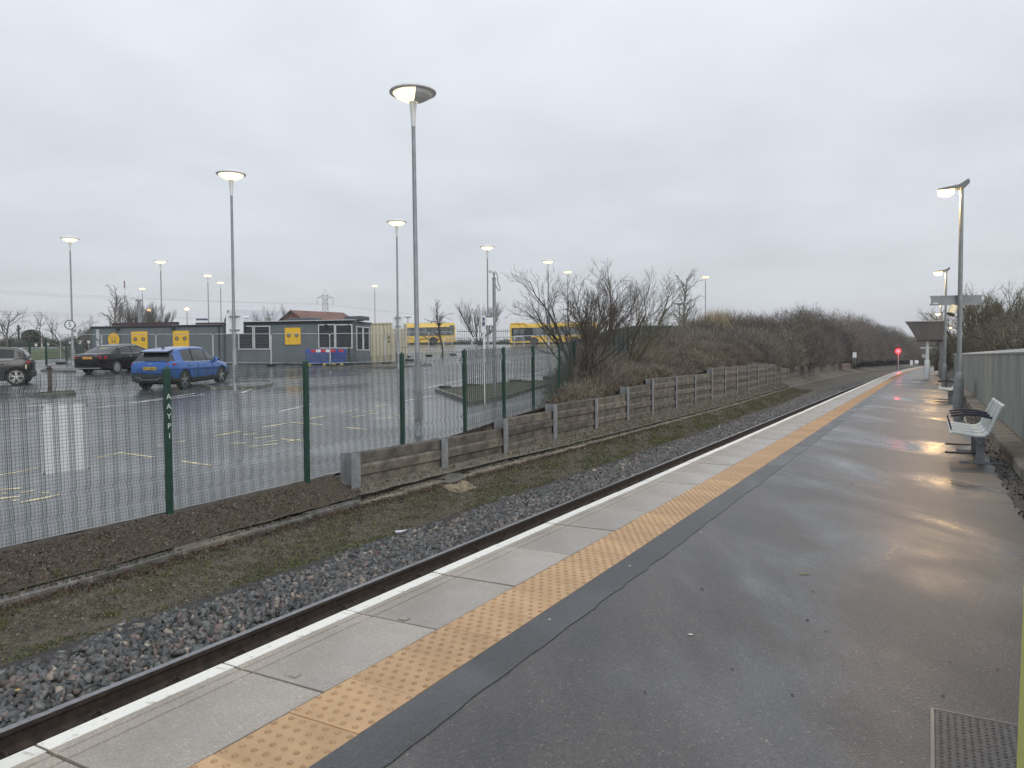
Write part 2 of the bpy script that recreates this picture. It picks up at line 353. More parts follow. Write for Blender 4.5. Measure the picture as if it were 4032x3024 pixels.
# ------------------------------------------------------------------ trackbed, ballast, rails
def z_tb(s, t):
    k_ = s_k(t)
    pr = [(-20, -1.0), (k_ - .3, -.93), (k_, -.91), (k_ + .2, -.98), (k_ + .6, -1.07), (-7.35, -1.13), (-6.95, -1.10), (-6.6, -1.02), (-5.75, -1.0), (-5.5, -1.055), (-3.0, -1.075), (0, -1.1)]
    return float(np.interp(s, [p[0] for p in pr], [p[1] for p in pr])) + (.02 * vnoise(s * 3, t * 3, 1) if s < -5.6 else 0)
rows = []
for t in list(np.arange(-3, 30, .3)) + list(np.arange(30, 260, 1.5)):
    rows.append([T(a, t, z_tb(a, t)) for a in [s_k(t) - .12 + (-3.0 - s_k(t) + .12) * j / 26 for j in range(27)]])
tb = grid_mesh(rows, 'trackbed', M_trackbed); tag(tb, kind='structure')
S_R = -5.40; Z_RH = -.90
track = empty('railway_track', T(S_R, 0, -1.06), label='single railway track of steel rails on concrete sleepers beside the platform', cat='track')
def L_(p): return Vector(p) - Vector(track.location)
RP = [(-.035, 0), (-.036, -.03), (-.010, -.046), (-.008, -.125), (-.07, -.147), (-.07, -.159), (.07, -.159), (.07, -.147), (.008, -.125), (.010, -.046), (.036, -.03), (.035, -.004), (.028, 0.0), (0, .002), (-.028, 0)]
M_railtop = mat('rail_steel', (.30, .30, .31), .32, metal=.85, var=.2, scale=20)
M_rust = mat('rail_rust', (.052, .036, .028), .75, c2=(.02, .015, .013), scale=12, bump=.2)
M_sleep = mat('sleeper_concrete', (.2, .19, .17), .8, var=.3, scale=8)
tt = list(np.arange(-4, 62, 3.0)) + list(np.arange(62, 250, 2.0))
for s0 in (S_R, S_R + 1.505):
    b = MB(); b.sweep(RP[:-1], [(lambda a, h, t=t, s0=s0: L_(T(s0 + a, t, Z_RH + h))) for t in tt]); r_ = b.build('rail', M_rust, track)
    b = MB(); b.sweep([(-.030, .0015), (.032, .0015), (.032, .004), (-.030, .004)], [(lambda a, h, t=t, s0=s0: L_(T(s0 + a, t, Z_RH + h))) for t in tt])
    b.build('running_surface', M_railtop, r_)
b = MB(); b.prism([(-.13, -.15), (-.10, 0), (.10, 0), (.13, -.15)], -1.25, 1.25, 'x'); me_s = b.mesh('sleeper', M_sleep)
b = MB(); b.tube([(-.06, -.05, .0), (-.05, .04, .035), (.0, .05, .04), (.05, .03, .012), (.05, -.05, .03)], .010, 5); b.box(-.05, .05, -.06, .06, -.003, .014); me_cl = b.mesh('rail_clip', M_rust)
for i in range(-3, 150):
    t0 = 1.9 + i * .66
    if t0 > 98: break
    link_mesh('sleeper', me_s, track, L_(T(S_R + .75, t0, -1.064)), trz(t0))
    if t0 < 45: link_mesh('rail_clip', me_cl, track, L_(T(S_R + .10, t0, -1.052)), trz(t0))
# stones
def ico():
    g = (1 + 5 ** .5) / 2
    v = np.array([(-1, g, 0), (1, g, 0), (-1, -g, 0), (1, -g, 0), (0, -1, g), (0, 1, g), (0, -1, -g), (0, 1, -g), (g, 0, -1), (g, 0, 1), (-g, 0, -1), (-g, 0, 1)]) / (1 + g * g) ** .5
    f = np.array([(0, 11, 5), (0, 5, 1), (0, 1, 7), (0, 7, 10), (0, 10, 11), (1, 5, 9), (5, 11, 4), (11, 10, 2), (10, 7, 6), (7, 1, 8), (3, 9, 4), (3, 4, 2), (3, 2, 6), (3, 6, 8), (3, 8, 9), (4, 9, 5), (2, 4, 11), (6, 2, 10), (8, 6, 7), (9, 8, 1)])
    return v, f
IV, IF = ico()
def rand_rot(n):
    q = rng.normal(size=(n, 4)); q /= np.linalg.norm(q, axis=1, keepdims=True); w0, x, y, z = q.T
    return np.stack([np.stack([1 - 2 * (y * y + z * z), 2 * (x * y - z * w0), 2 * (x * z + y * w0)], -1), np.stack([2 * (x * y + z * w0), 1 - 2 * (x * x + z * z), 2 * (y * z - x * w0)], -1), np.stack([2 * (x * z - y * w0), 2 * (y * z + x * w0), 1 - 2 * (x * x + y * y)], -1)], 1)
def stones(name, P, size, cols, m, parent=None, flat=.75):
    n = len(P); V = IV[None] * (1 + rng.uniform(-.42, .40, (n, 12, 1))); sc = np.stack([rng.uniform(.8, 1.3, n), rng.uniform(.65, 1, n), rng.uniform(.5, .85, n) * flat], -1)
    V = V * sc[:, None]; V = np.einsum('nij,nvj->nvi', rand_rot(n), V) * size[:, None, None] + P[:, None]
    F = (IF[None] + (np.arange(n) * 12)[:, None, None]).reshape(-1, 3)
    return np_mesh(name, V.reshape(-1, 3), F, m, np.repeat(cols, 12, 0), parent)
def Tn(s, t, z):
    s = s + np.where(t < 60, 0, 5e-4 * (t - 60) ** 2); return np.stack([s * CB + t * SB, -s * SB + t * CB, z], -1)
M_stone = mat('ballast_stone', (1, 1, 1), .62, c2=(.72, .72, .72), scale=30, attr=True, bump=.3, bscale=120)
P_, S_ = [], []
for (ta, tb_, n, sz) in ((1.2, 12, 11500, .036), (12, 26, 11000, .038), (26, 60, 12000, .048), (60, 135, 9000, .06)):
    t = rng.uniform(ta, tb_, n); e = rng.beta(1.15, 1.35, n); wd = 1.38 + .16 * np.sin(t * 1.7) + .1 * np.sin(t * 4.3)
    s = -5.475 - e * wd; z = np.array([z_tb(a, b_) for a, b_ in zip(s, t)]) + rng.uniform(-.02, .034, n)
    P_.append(Tn(s, t, z)); S_.append((.7 + .9 * rng.uniform(0, 1, n) ** 1.6) * sz)
    m_ = n // 7; t = rng.uniform(ta, tb_, m_); s = rng.uniform(-5.3, -4.0, m_); P_.append(Tn(s, t, np.full(m_, -1.075))); S_.append(rng.uniform(.8, 1.3, m_) * sz)
P_ = np.concatenate(P_); S_ = np.concatenate(S_); n = len(P_)
pal = np.array([(.105, .108, .112), (.075, .082, .086), (.13, .125, .12), (.15, .115, .105), (.06, .064, .068), (.12, .128, .122), (.26, .225, .185)])
cc = pal[rng.choice(7, n, p=[.2, .19, .15, .11, .18, .11, .06])] * rng.uniform(.55, 1.5, (n, 1)) * 1.05
tag(stones('ballast', P_, S_, cc, M_stone), 'grey crushed stone ballast heaped along the rail', 'ballast', kind='stuff')

tag(strip('ballast_bed', lambda t: -6.88, -5.5, list(np.arange(-2, 60, .5)) + list(np.arange(60, 140, 2.0)), -1.02, mat('ballast_gap_shade', (.035, .033, .031), .9, var=.4, scale=20, bump=.8, bscale=60), None, 2), kind='structure')  # near-black sheet paints the shade in the gaps between stones
# ------------------------------------------------------------------ old platform edge stones, verge
edge = empty('kerb_edging', (0, 0, 0), kind='structure')
b = MB(); b.bbox(-.19, 0, 0, 1.19, -.19, 0, .012); me_k = b.mesh('kerb_stone', M_kerbst)
b = MB(); b.bbox(-.21, .01, 0, 1.19, -.2, 0, .02); me_k2 = b.mesh('kerb_stone', M_conc)
t0 = -1.0
while t0 < 110:
    ang = math.atan2(s_k(t0 + 1.2) - s_k(t0), 1.2)
    o = link_mesh('kerb_stone', me_k if t0 < 6.2 or 7.3 < t0 < 8.8 else me_k2, edge, T(s_k(t0) + random.uniform(-.012, .012), t0, Z_KERB - .015 + random.uniform(-.025, .012)), trz(t0) - ang + random.uniform(-.01, .01))
    o.rotation_euler[0] = random.uniform(-.012, .012); t0 += 1.2
b = MB(); b.sweep([(-.19, -1.15), (-.19, -.86), (-.04, -.86), (-.04, -1.15)], [(lambda a, h, t=t: T(s_k(t) + a, t, h)) for t in np.arange(-3, 250, 2.0)]); b.build('kerb_backing', M_conc, edge)
# fence posts (world x, y, ground z), measured along the car park boundary
FP = [(-7.36, 5.93, -.66), (-6.05, 8.1, -.60), (-4.737, 10.28, -.55), (-3.428, 12.45, -.471), (-2.143, 14.6, -.336), (-1.065, 16.88, -.251), (-.204, 19.26, -.167), (.621, 21.65, -.089), (1.518, 24., -.017)]
XF = [(24, 1.52, -.02), (30, 3.2, .45), (40, 5.6, 1.1), (52, 8.6, 1.75), (75, 16.5, 2.7), (100, 26, 3.8)]
y0, x0 = 24., 1.518
while y0 < 97:
    sl = (float(np.interp(y0 + 1, [a[0] for a in XF], [a[1] for a in XF])) - float(np.interp(y0, [a[0] for a in XF], [a[1] for a in XF])))
    y0 += 2.53 / math.hypot(1, sl); x0 = float(np.interp(y0, [a[0] for a in XF], [a[1] for a in XF])); FP.append((x0, y0, float(np.interp(y0, [a[0] for a in XF], [a[2] for a in XF]))))
_fy = [p[1] for p in FP]; _fx = [p[0] for p in FP]; _fz = [p[2] for p in FP]
def xf(y):
    if y < _fy[0]: return _fx[0] + (y - _fy[0]) * .604
    if y > _fy[-1]: return _fx[-1] + (y - _fy[-1]) * .5
    return float(np.interp(y, _fy, _fx))
def zf(y): return float(np.interp(y, _fy, _fz)) if y > _fy[0] else _fz[0] - .03 * (_fy[0] - y)
def fence_st(t):                                   # fence line in the track frame
    y = t * CB + 8.9 * SB
    for _ in range(8):
        x = xf(y); tt_ = x * SB + y * CB; y += (t - tt_)
    return x * CB - y * SB, zf(y)
wall_top_z = None
def z_vg(s, t):                                    # verge between kerb and fence (before the wall starts, and in front of it)
    k_ = s_k(t) - .1; f_, zf_ = fence_st(t); u = min(1, max(0, (k_ - s) / max(.2, k_ - f_)))
    if t < 9.95: z = Z_KERB - .015 + (zf_ + .02 - Z_KERB) * u ** 1.2
    else:
        w_ = s_w(t); u = min(1, max(0, (k_ - s) / max(.1, k_ - w_))); z = Z_KERB - .015 + (z_wb(t) - Z_KERB) * u
    return z + .018 * vnoise(s * 4, t * 4, 3) * min(1, u * 6)
rows = []
for t in np.arange(-3, 10.15, .12):
    f_ = fence_st(t)[0] - .10; a0 = s_k(t) - .17; rows.append([T(a0 + (f_ - a0) * j / 12, t, z_vg(a0 + (f_ - a0) * j / 12, t)) for j in range(13)])
tag(grid_mesh(rows, 'verge_ground', M_soil), kind='structure')
rows = []
for t in list(np.arange(9.97, 60, .4)) + list(np.arange(60, 260, 1.5)):
    a0 = s_k(t) - .17; f_ = s_w(t) - .12; rows.append([T(a0 + (f_ - a0) * j / 5, t, z_vg(a0 + (f_ - a0) * j / 5, t)) for j in range(6)])
M_path = mat('cess_gravel', (.165, .155, .125), .85, c2=(.06, .06, .045), scale=16, bump=1, bscale=70, detail=8)
tag(grid_mesh(rows, 'cess_path', M_path), kind='structure')

# ------------------------------------------------------------------ car park surface and far ground
rows = []
for y in list(np.arange(-6, 40, 1.0)) + list(np.arange(40, 175, 3.0)):
    xe = xf(y) - .13
    rows.append([Vector((xe + (-190 - xe) * (j / 14) ** 2, y, G(y) if y > -6 else -.8)) for j in range(15)])
cpk = grid_mesh(rows, 'car_park', M_cp); tag(cpk, kind='structure')
b = MB()                                           # low concrete edging below the fence mesh
pts = [Vector((xf(y), y, zf(y))) for y in np.arange(-4, 26, 1.5)]
b.sweep([(-.05, -.3), (.05, -.3), (.05, -.015), (-.05, -.015)], [(lambda a, h, p=p: p + Vector((a * .86, -a * .5, h - .03))) for p in pts])
o = b.build('fence_edging', mat('dark_edging', (.07, .07, .065), .8, var=.4, scale=5)); tag(o, kind='structure')
b = MB()
b.add([(-990, -190, -1.6), (990, -190, -1.6), (990, 1090, -1.6), (-990, 1090, -1.6)], [(0, 1, 2, 3)])
tag(b.build('ground', M_field), kind='structure')
rows = [[Vector((-900 + (xm + 900) * k / 29, y, z)) for k in range(30)] for y, z, xm in ((172, 4.05, 62), (300, 4.3, 110), (700, 4.5, 260), (1050, 4.8, 400))]
tag(grid_mesh(rows, 'far_fields', M_field), kind='structure')

# ------------------------------------------------------------------ wooded bank between the wall and the boundary fence
WP = [(1398, 1789), (1749, 1728), (1990, 1652), (2185, 1592), (2348, 1572), (2472, 1525), (2570, 1486), (2663, 1484), (2738, 1479), (2803, 1452), (2856, 1447.5), (2902, 1444), (2947, 1441), (2985, 1438), (3020, 1436), (3051, 1434), (3076, 1432), (3103, 1442), (3148, 1441), (3190, 1441), (3236, 1441.5), (3290, 1441), (3358, 1438)]
WT = []
for px, py in WP:
    lo, hi = 6.0, 140.0
    for _ in range(50):
        m_ = (lo + hi) / 2; q = T(s_w(m_), m_, 0)
        if proj(q)[0] < px: lo = m_
        else: hi = m_
    q = T(s_w(lo), lo, 0); WT.append((lo, at(px, py, q.y).z))
_lev = [0, 0, 1, 2, 2, 3, 4, 4, 4, 5, 5, 5, 5, 5, 5, 5, 6, 6, 6, 6, 6, 6]      # bays at a common level
lvz = {l: float(np.mean([WT[i][1] for i in range(len(_lev)) if _lev[i] == l])) for l in set(_lev)}
bay_top = [lvz[l] for l in _lev]
z_wt = IP([WT[i][0] for i in range(len(bay_top))], bay_top)
rows = []; 
for y in np.arange(13.4, 230, .8):
    t = y * CB + 10 * SB
    for _ in range(25): t += (y - (T(s_w(t) - .26, t).y)) / CB * .7
    A = T(s_w(t) - .26, t); B = Vector((xf(y) + .12 if y < 98 else xf(y), y, 0)); za = min(z_wt(t) - .06, z_wt(t)); zb_ = zf(y) - .02 if y < 98 else G(y)
    row = []
    for j in range(13):
        u = j / 12; hump = max(0, min(1, (y - 34) / 25)) * 1.0 * math.sin(math.pi * min(1, u * 1.02)) ** 1.5
        p = A.lerp(B, u); p.z = za + (zb_ - za) * (u ** .8) + hump + .06 * vnoise(p.x, p.y, 2) * (1 if 0 < j < 12 else 0); row.append(p)
    rows.append(row)
BANK = np.array([[tuple(p) for p in r] for r in rows])
tag(grid_mesh(rows, 'embankment', M_bank), kind='structure')
def bank_pt(y, u):
    i = (y - 13.4) / .8; i0 = int(max(0, min(len(BANK) - 2, math.floor(i)))); fi = min(1, max(0, i - i0)); j = u * 12; j0 = int(min(11, j)); fj = j - j0
    a = BANK[i0, j0] * (1 - fj) + BANK[i0, j0 + 1] * fj; c = BANK[i0 + 1, j0] * (1 - fj) + BANK[i0 + 1, j0 + 1] * fj
    return Vector(a * (1 - fi) + c * fi)
# ground right of the platform behind the sheet fence
rows = [[T(1.42, t, -.2), T(3, t, .3), T(7, t, 1.2 if t > 30 else .8), T(14, t, 2.0), T(60, t, 2.5), T(300, t, 3)] for t in np.arange(-6, 160, 4.0)]
tag(grid_mesh(rows, 'right_bank', M_bank), kind='structure')
# ------------------------------------------------------------------ retaining wall of steel posts and concrete planks
M_galv = mat('galvanised_steel', (.30, .315, .335), .5, metal=.35, c2=(.215, .225, .24), scale=5, bump=.1)
M_plank = mat('wall_plank', (.175, .155, .128), .8, rnd=.25, c2=(.05, .044, .036), scale=2.6, bump=.45, bscale=60, detail=7, streak=False)
M_plank2 = mat('wall_plank_stained', (.135, .123, .104), .8, rnd=.25, c2=(.034, .031, .027), scale=2.0, bump=.45, bscale=60, detail=7)
wall = empty('retaining_wall', T(s_w(WT[0][0]), WT[0][0], z_wb(10)), label='low retaining wall of concrete planks slotted between grey steel posts', cat='wall')
def LW(p): return Vector(p) - Vector(wall.location)
M_lift = mat('lifting_hole', (.02, .02, .02), .9)
for i, (t, zt) in enumerate(WT):
    top = max(bay_top[i] if i < len(bay_top) else -9, bay_top[i - 1] if i > 0 else -9) + .012
    b = MB(); h = top - z_wb(t) + .3; fw = .115 if i < 7 else .10
    b.box(-.265, -.25, -fw, fw, -h, 0); b.box(-.015, 0, -fw, fw, -h, 0); b.box(-.25, -.015, -.006, .006, -h, 0)
    o = b.build('post', M_galv, wall, LW(T(s_w(t) + .02, t, top)), trz(t) - math.atan2(s_w(t + 1) - s_w(t), 1))
    if i < 7:
        c = MB(); M0 = Matrix.Translation((-.13, 0, 0)); c.tube([(-.13, -.004, -.06), (-.13, .03, -.06)], .012, 6); c.build('lifting_hole', M_lift, o)
for i in range(len(bay_top)):
    (ta, _), (tb_, _) = WT[i], WT[i + 1]; top = bay_top[i]; a = T(s_w(ta) - .05, ta); c = T(s_w(tb_) - .05, tb_); ln = (c - a).length; rz = math.atan2(c.y - a.y, c.x - a.x)
    z = top; k = 0; low = min(z_wb(ta), z_wb(tb_)) - .12
    while z > low:
        b = MB(); off = .042 if k % 2 else 0.0; ch = .045 if k % 2 else .016
        b.prism([(-off, 0), (-off, -.196), (.12, -.196), (.12, 0), (-off + ch, 0)][0:0] + [(.13, 0), (.13, -.192), (-off, -.192), (-off, -ch), (-off + ch, 0)], .012, ln - .012, 'x')
        o = b.build('plank', M_plank if (i + k) % 3 else M_plank2, wall, LW(Vector((a.x, a.y, z - random.uniform(0, .006)))), rz)
        if i < 5 and k < 3:
            q = MB()
            for xx in (.5, ln - .5): q.tube([(xx, -off - .002, -.1), (xx, .02, -.1)], .018, 7)
            q.build('lifting_hole', M_lift, o)
        z -= .198; k += 1

# ------------------------------------------------------------------ green mesh boundary fence
M_green = mat('green_powder_coat', (.012, .045, .032), .45, var=.25, scale=8)
M_wire = mat('green_wire', (.045, .065, .058), .5, var=.2)
fence = empty('mesh_fence', FP[0], label='dark green welded mesh fence with pointed posts between car park and track', cat='fence')
FH = 2.0
def panel_mesh(sp, rad, horiz, off=0.0, clus=1, hr=None, amp=1.0, cg=.0215):
    V = []; F = []; ph = [(0, 0), (.14, 0), (.2, .035), (.26, 0), (.42, 0), (.48, .035), (.54, 0), (1.66, 0), (1.74, .04), (1.82, 0), (FH - .03, 0)]
    b = MB(); n = int(2.47 / sp); ph = [(z, y * amp) for z, y in ph]; hr = hr or rad
    for i in range((n + 1) * clus):
        x = (i // clus) * sp + (i % clus) * cg + .01
        if x > 2.48: continue
        for (z0, y0), (z1, y1) in zip(ph[:-1], ph[1:]):
            b.add([(x - rad, y0 + off, z0), (x + rad, y0 + off, z0), (x, y0 + off + rad, z0), (x - rad, y1 + off, z1), (x + rad, y1 + off, z1), (x, y1 + off + rad, z1)], [(0, 1, 4, 3), (1, 2, 5, 4), (2, 0, 3, 5)])
    if horiz:
        z = .03
        while z < FH - .02:
            y = float(np.interp(z, [p[0] for p in ph], [p[1] for p in ph])) - hr
            b.add([(0, y, z - hr), (2.49, y, z - hr), (2.49, y, z + hr), (0, y, z + hr), (0, y - hr, z), (2.49, y - hr, z)], [(0, 1, 5, 4), (4, 5, 2, 3), (3, 2, 1, 0)]); z += .043
    return b.mesh('mesh_panel', M_wire, fix=False)
me_p1 = panel_mesh(.044, .0019, True); me_p2 = panel_mesh(.178, .0024, False, .05, 4); me_pm = panel_mesh(.122, .0075, True, 0, 3, .0014, 1.8, .017); me_pf = panel_mesh(.06, .014, False)
b = MB(); b.box(-.04, .04, -.03, .03, -.12, FH); b.add([(-.04, -.03, FH), (.04, -.03, FH), (.04, .03, FH), (-.04, .03, FH), (0, 0, FH + .045)], [(0, 1, 4), (1, 2, 4), (2, 3, 4), (3, 0, 4)]); me_post = b.mesh('post', M_green)
F0 = Vector(FP[0])
for i, p in enumerate(FP):
    p = Vector(p); nx = Vector(FP[min(i + 1, len(FP) - 1)]); pr_ = Vector(FP[max(0, i - 1)]); d = nx - p if i < len(FP) - 1 else p - pr_
    o = link_mesh('post', me_post, fence, p - F0, math.atan2(d.y, d.x))
    if i == len(FP) - 1: break
    rz = math.atan2(d.y, d.x); ln = math.hypot(d.x, d.y); st = math.atan2(d.z, ln)
    pn = link_mesh('mesh_panel', me_p1 if i < 5 else me_pm if i < 9 else me_pf, fence, p - F0 + Vector((0, 0, 0)), rz); pn.rotation_euler = (0, -st, rz); pn.scale = (ln / 2.49, 1, 1)
    pn.location = pn.location + Vector((-math.sin(rz) * .04, math.cos(rz) * .04, .03))
    if i < 5: link_mesh('back_mesh', me_p2, pn)
# hand-painted marks down the face of one post
M_mark = mat('marker_white', (.6, .64, .6), .6)
pm = empty('painted_marks', Vector(FP[2]) - F0 + Vector((0, 0, 0)), 0, parent=fence)
for j, chv in enumerate('AAYP1'):
    me = text_mesh(chv, .105, .003, M_mark); o = link_mesh('painted_letter', me, fence)
    dv = (Vector(FP[3]) - Vector(FP[2])).normalized(); a = math.atan2(dv.y, dv.x)
    nrm = Vector((math.sin(a), -math.cos(a), 0))
    o.location = Vector(FP[2]) - F0 + nrm * .032 + Vector((0, 0, 1.62 - j * .135)); o.rotation_euler = (R(90), 0, a)
bpy.data.objects.remove(pm)
# white board wired to the mesh
c = at(296, 1727, 9.05); dv = (Vector(FP[2]) - Vector(FP[1])).normalized(); a = math.atan2(dv.y, dv.x); q = Vector(FP[1]) + dv * ((c - Vector(FP[1])).dot(dv))
nb = empty('notice_board', (q.x, q.y, 0), a, label='blank white board fixed to the back of the green mesh fence', cat='board')
zc = at(296, 1727, q.y).z; b = MB(); b.box(-.29, .29, .105, .111, zc - .42, zc + .42)
b.build('panel', mat('white_board', (.74, .77, .81), .35, var=.02), nb)
for sx in (-.27, .27):
    for sz in (-.40, .40): b = MB(); b.box(sx - .006, sx + .006, .06, .104, zc + sz - .006, zc + sz + .006); b.build('fixing_clip', M_galv, nb)

# ------------------------------------------------------------------ lamps
M_dish = mat('lamp_white', (.62, .64, .66), .4, var=.08)
M_dishg = mat('lamp_grey', (.88, .90, .93), .45, var=.1)
M_lit = mat('lamp_glow', (1, .95, .8), .4, emit=(1, .82, .48), estr=1.5, var=.02)
M_colm = mat('lamp_column', (.26, .28, .305), .5, metal=.3, c2=(.19, .205, .225), scale=4)
LH = 8.0
def lamp_meshes():
    d = {}
    b = MB(); b.lathe([(.10, -.2), (.10, .0), (.085, .02), (.085, 1.5), (.058, 1.62), (.045, 7.05)], 12); b.box(-.09, .09, -.095, -.08, .35, .95); d['column'] = b.mesh('column', M_colm, True)
    b = MB(); b.lathe([(.052, 7.05), (.06, 7.25), (.085, 7.55), (.10, 7.62)], 14); d['neck'] = b.mesh('neck', M_dish, True)
    b = MB(); b.lathe([(.10, 7.60), (.28, 7.66), (.40, 7.73), (.46, 7.79)], 20, cap=False); d['lens'] = b.mesh('lens', M_lit, True)
    b = MB(); b.lathe([(.395, 7.782), (.53, 7.80), (.54, 7.82), (.50, 7.87), (.32, 7.95), (.1, 8.0), (.02, 8.005)], 24); d['canopy'] = b.mesh('canopy', M_dish, True)
    b = MB(); b.lathe([(.462, 7.785), (.50, 7.79), (.535, 7.80)], 24, cap=False); d['rim'] = b.mesh('rim', M_dishg, True)
    return d
LM = lamp_meshes()
LAMPS = [  # pixel of the dish, distance, label
 (1635, 372, 17.8, 'tall grey lamp column with half shaded dish head just behind the green mesh fence', 1),
 (910, 690, 28.4, 'lit dish-headed lamp column with a white board, beside the blue car', 0),
 (275, 942, 47.9, 'lit dish-headed lamp column carrying the round 5 sign', 0),
 (1562, 877, 41.1, 'lit dish-headed lamp column with a white board, in front of the cream container', 0),
 (1919, 975, 54.2, 'lit dish-headed lamp column close behind the camera pole', 0),
 (2158, 1030, 65.6, 'lit dish-headed lamp column with a small blue sign, before the bus showing W1', 0)]
for px, py, dep, lab in ((632, 1030, 63.7, 0), (818, 1084, 80.1, 0), (868, 1112, 91.9, 0), (560, 1136, 103.9, 0), (1475, 1125, 100.4, 0), (2235, 1070, 77.6, 0), (2778, 1090, 86.5, 0)):
    LAMPS.append((px, py, dep, 'lit dish-headed lamp column standing far off across the car park', 0))
LAMPS[-1] = (2778, 1090, 86.5, 'lit dish-headed lamp column rising out of the bushes on the bank', 0)
LAMPS[-2] = (2235, 1070, 77.6, 'lit dish-headed lamp column seen through the branches of the big bare tree', 0)
LAMP_POS = []
for i, (px, py, dep, lab, sh) in enumerate(LAMPS):
    p = at(px, py, dep); g = p.z - 7.8
    zb_ = G(dep) if i != 12 else p.z - 7.8
    e = empty('lamp_post', (p.x, p.y, zb_), random.uniform(0, 6), lab, 'lamp post', 'dish lamps of the car park')
    sc = (p.z - zb_) / 7.78; e.scale = (1, 1, sc); LAMP_POS.append(e)
    for kx, me in LM.items(): link_mesh(kx, me, e)
    if i == 0:                                      # opaque shield over half the lens, lamp door and band
        e.rotation_euler = (0, R(-.4), R(20)); e.scale = (1.02, 1.02, sc)
        b = MB(); vs = []; fs = []; an = [R(-95 + 190 * k / 14) for k in range(15)]
        for r_, z in ((.101, 7.592), (.285, 7.652), (.405, 7.722), (.467, 7.786)): vs += [(r_ * math.cos(q), r_ * math.sin(q), z) for q in an]
        for r in range(3):
            for k in range(14): fs.append((r * 15 + k, r * 15 + k + 1, (r + 1) * 15 + k + 1, (r + 1) * 15 + k))
        b.add(vs, fs); b.build('lens_shield', M_dishg, e)
        b = MB(); b.lathe([(.094, .98), (.094, 1.03)], 12); b.build('column_band', M_galv, e)
def sign_plate(loc, w_, h, face, back_to_cam=True, name='sign_plate', label='', cat='sign', rz=0.0, shape='rect', m=None, clips=True):
    e = empty(name, loc, rz, label, cat); b = MB()
    if shape == 'rect': b.bbox(-w_ / 2, w_ / 2, .09, .094, -h / 2, h / 2, .002)
    else: b.lathe([(w_ / 2, .097), (w_ / 2, .101)], 28, Matrix.Rotation(R(90), 4, 'X'))
    b.build('plate', m, e)
    if clips:
        for zz in (-h * .32, h * .32):
            b = MB(); b.box(-w_ * .3, w_ * .3, .045 if shape == 'rect' else -.097, .089 if shape == 'rect' else -.085, zz - .02, zz + .02); b.box(-.07, .07, -.068, .068, zz - .018, zz + .018); b.build('bracket', M_galv, e)
    return e
M_signw = mat('sign_white', (.66, .70, .74), .35, var=.05)
p = LAMP_POS[1]; q = at(930, 1272, p.location.y); sign_plate((p.location.x, p.location.y, q.z), .66, .80, 0, label='blank back of a white board strapped to the lamp column by the blue car', m=M_signw)
p = LAMP_POS[3]; q = at(1570, 1268, p.location.y); sign_plate((p.location.x, p.location.y, q.z), .6, .72, 0, label='blank back of a white board strapped to the lamp column by the cream container', m=M_signw)
p = LAMP_POS[5]; q = at(2160, 1262, p.location.y); sign_plate((p.location.x, p.location.y, q.z), .32, .68, 0, label='small blue sign strapped to a lamp column before the bus', m=mat('sign_blue', (.06, .10, .25), .4, var=.1))
M_red = mat('sign_red', (.45, .03, .03), .4); M_black = mat('sign_black', (.012, .012, .014), .5)
p = LAMP_POS[2]; q = at(278, 1279, p.location.y)
e = sign_plate((p.location.x - .12, p.location.y, q.z), .62, .62, 0, name='speed_sign', label='round white speed sign reading 5 on a lamp column', rz=R(20), shape='disc', m=M_black)
b = MB(); b.lathe([(.26, -.106), (.26, -.1015)], 28, Matrix.Rotation(R(90), 4, 'X') @ Matrix.Scale(-1, 4, Vector((0, 0, 1)))); 
b = MB(); b.lathe([(.255, .1015), (.255, .104)], 28, Matrix.Rotation(R(90), 4, 'X')); b.build('white_face', M_signw, e)
o = link_mesh('numeral', text_mesh('5', .42, .003, M_black), e, (0, -.106, 0)); o.rotation_euler = (R(90), 0, 0)
q = at(296, 1312, p.location.y); sign_plate((p.location.x + .16, p.location.y, q.z), .20, .62, 0, label='narrow white plate on the lamp column below the 5 sign', m=M_signw)

# ------------------------------------------------------------------ platform lamps
M_sod = mat('platform_lamp_glow', (1, .8, .5), .4, emit=(1, .60, .20), estr=14.0, var=.01)
M_pcol = mat('platform_column', (.25, .27, .28), .5, metal=.2, c2=(.19, .205, .21), scale=4)
def plat_lamp():
    e = empty('platform_lamp', (0, 0, 0))
    b = MB(); b.lathe([(.118, -.1), (.112, .98), (.105, 1.02), (.065, 1.16), (.055, 1.18)], 14); b.build('base_sleeve', M_pcol, e, smooth=True)
    b = MB(); b.lathe([(.055, 1.17), (.052, 3.5), (.045, 5.72)], 12); b.build('column', M_pcol, e, smooth=True)
    b = MB(); b.lathe([(.121, .30), (.121, .34)], 14); b.build('strap', M_galv, e)
    b = MB(); b.prism([(.17, 5.83), (.14, 5.90), (-.05, 5.78), (-.50, 5.72), (-.52, 5.68), (-.10, 5.68), (.06, 5.71)], -.11, .11, 'y'); b.build('lantern', M_pcol, e)
    b = MB(); b.prism([(-.52, 5.675), (-.50, 5.58), (-.42, 5.54), (-.24, 5.54), (-.17, 5.60), (-.16, 5.675)], -.09, .09, 'y'); b.build('lens', M_sod, e)
    ld = bpy.data.lights.new('platform_lamp_light', 'POINT'); ld.energy = 175; ld.color = (1, .60, .24); ld.shadow_soft_size = .035; lo = bpy.data.objects.new('platform_lamp_light', ld); COL.objects.link(lo); lo.parent = e; lo.location = (-.33, 0, 5.50)
    return e
pl = plat_lamp(); tag(pl, cat='platform lamp', group='lamps along the platform fence')
labs = ['lit platform lamp column carrying the station name board', 'lit platform lamp column just beyond the far bench', 'lit platform lamp column between far bench and canopy'] + ['lit platform lamp column beyond the canopy'] * 4
PL = []
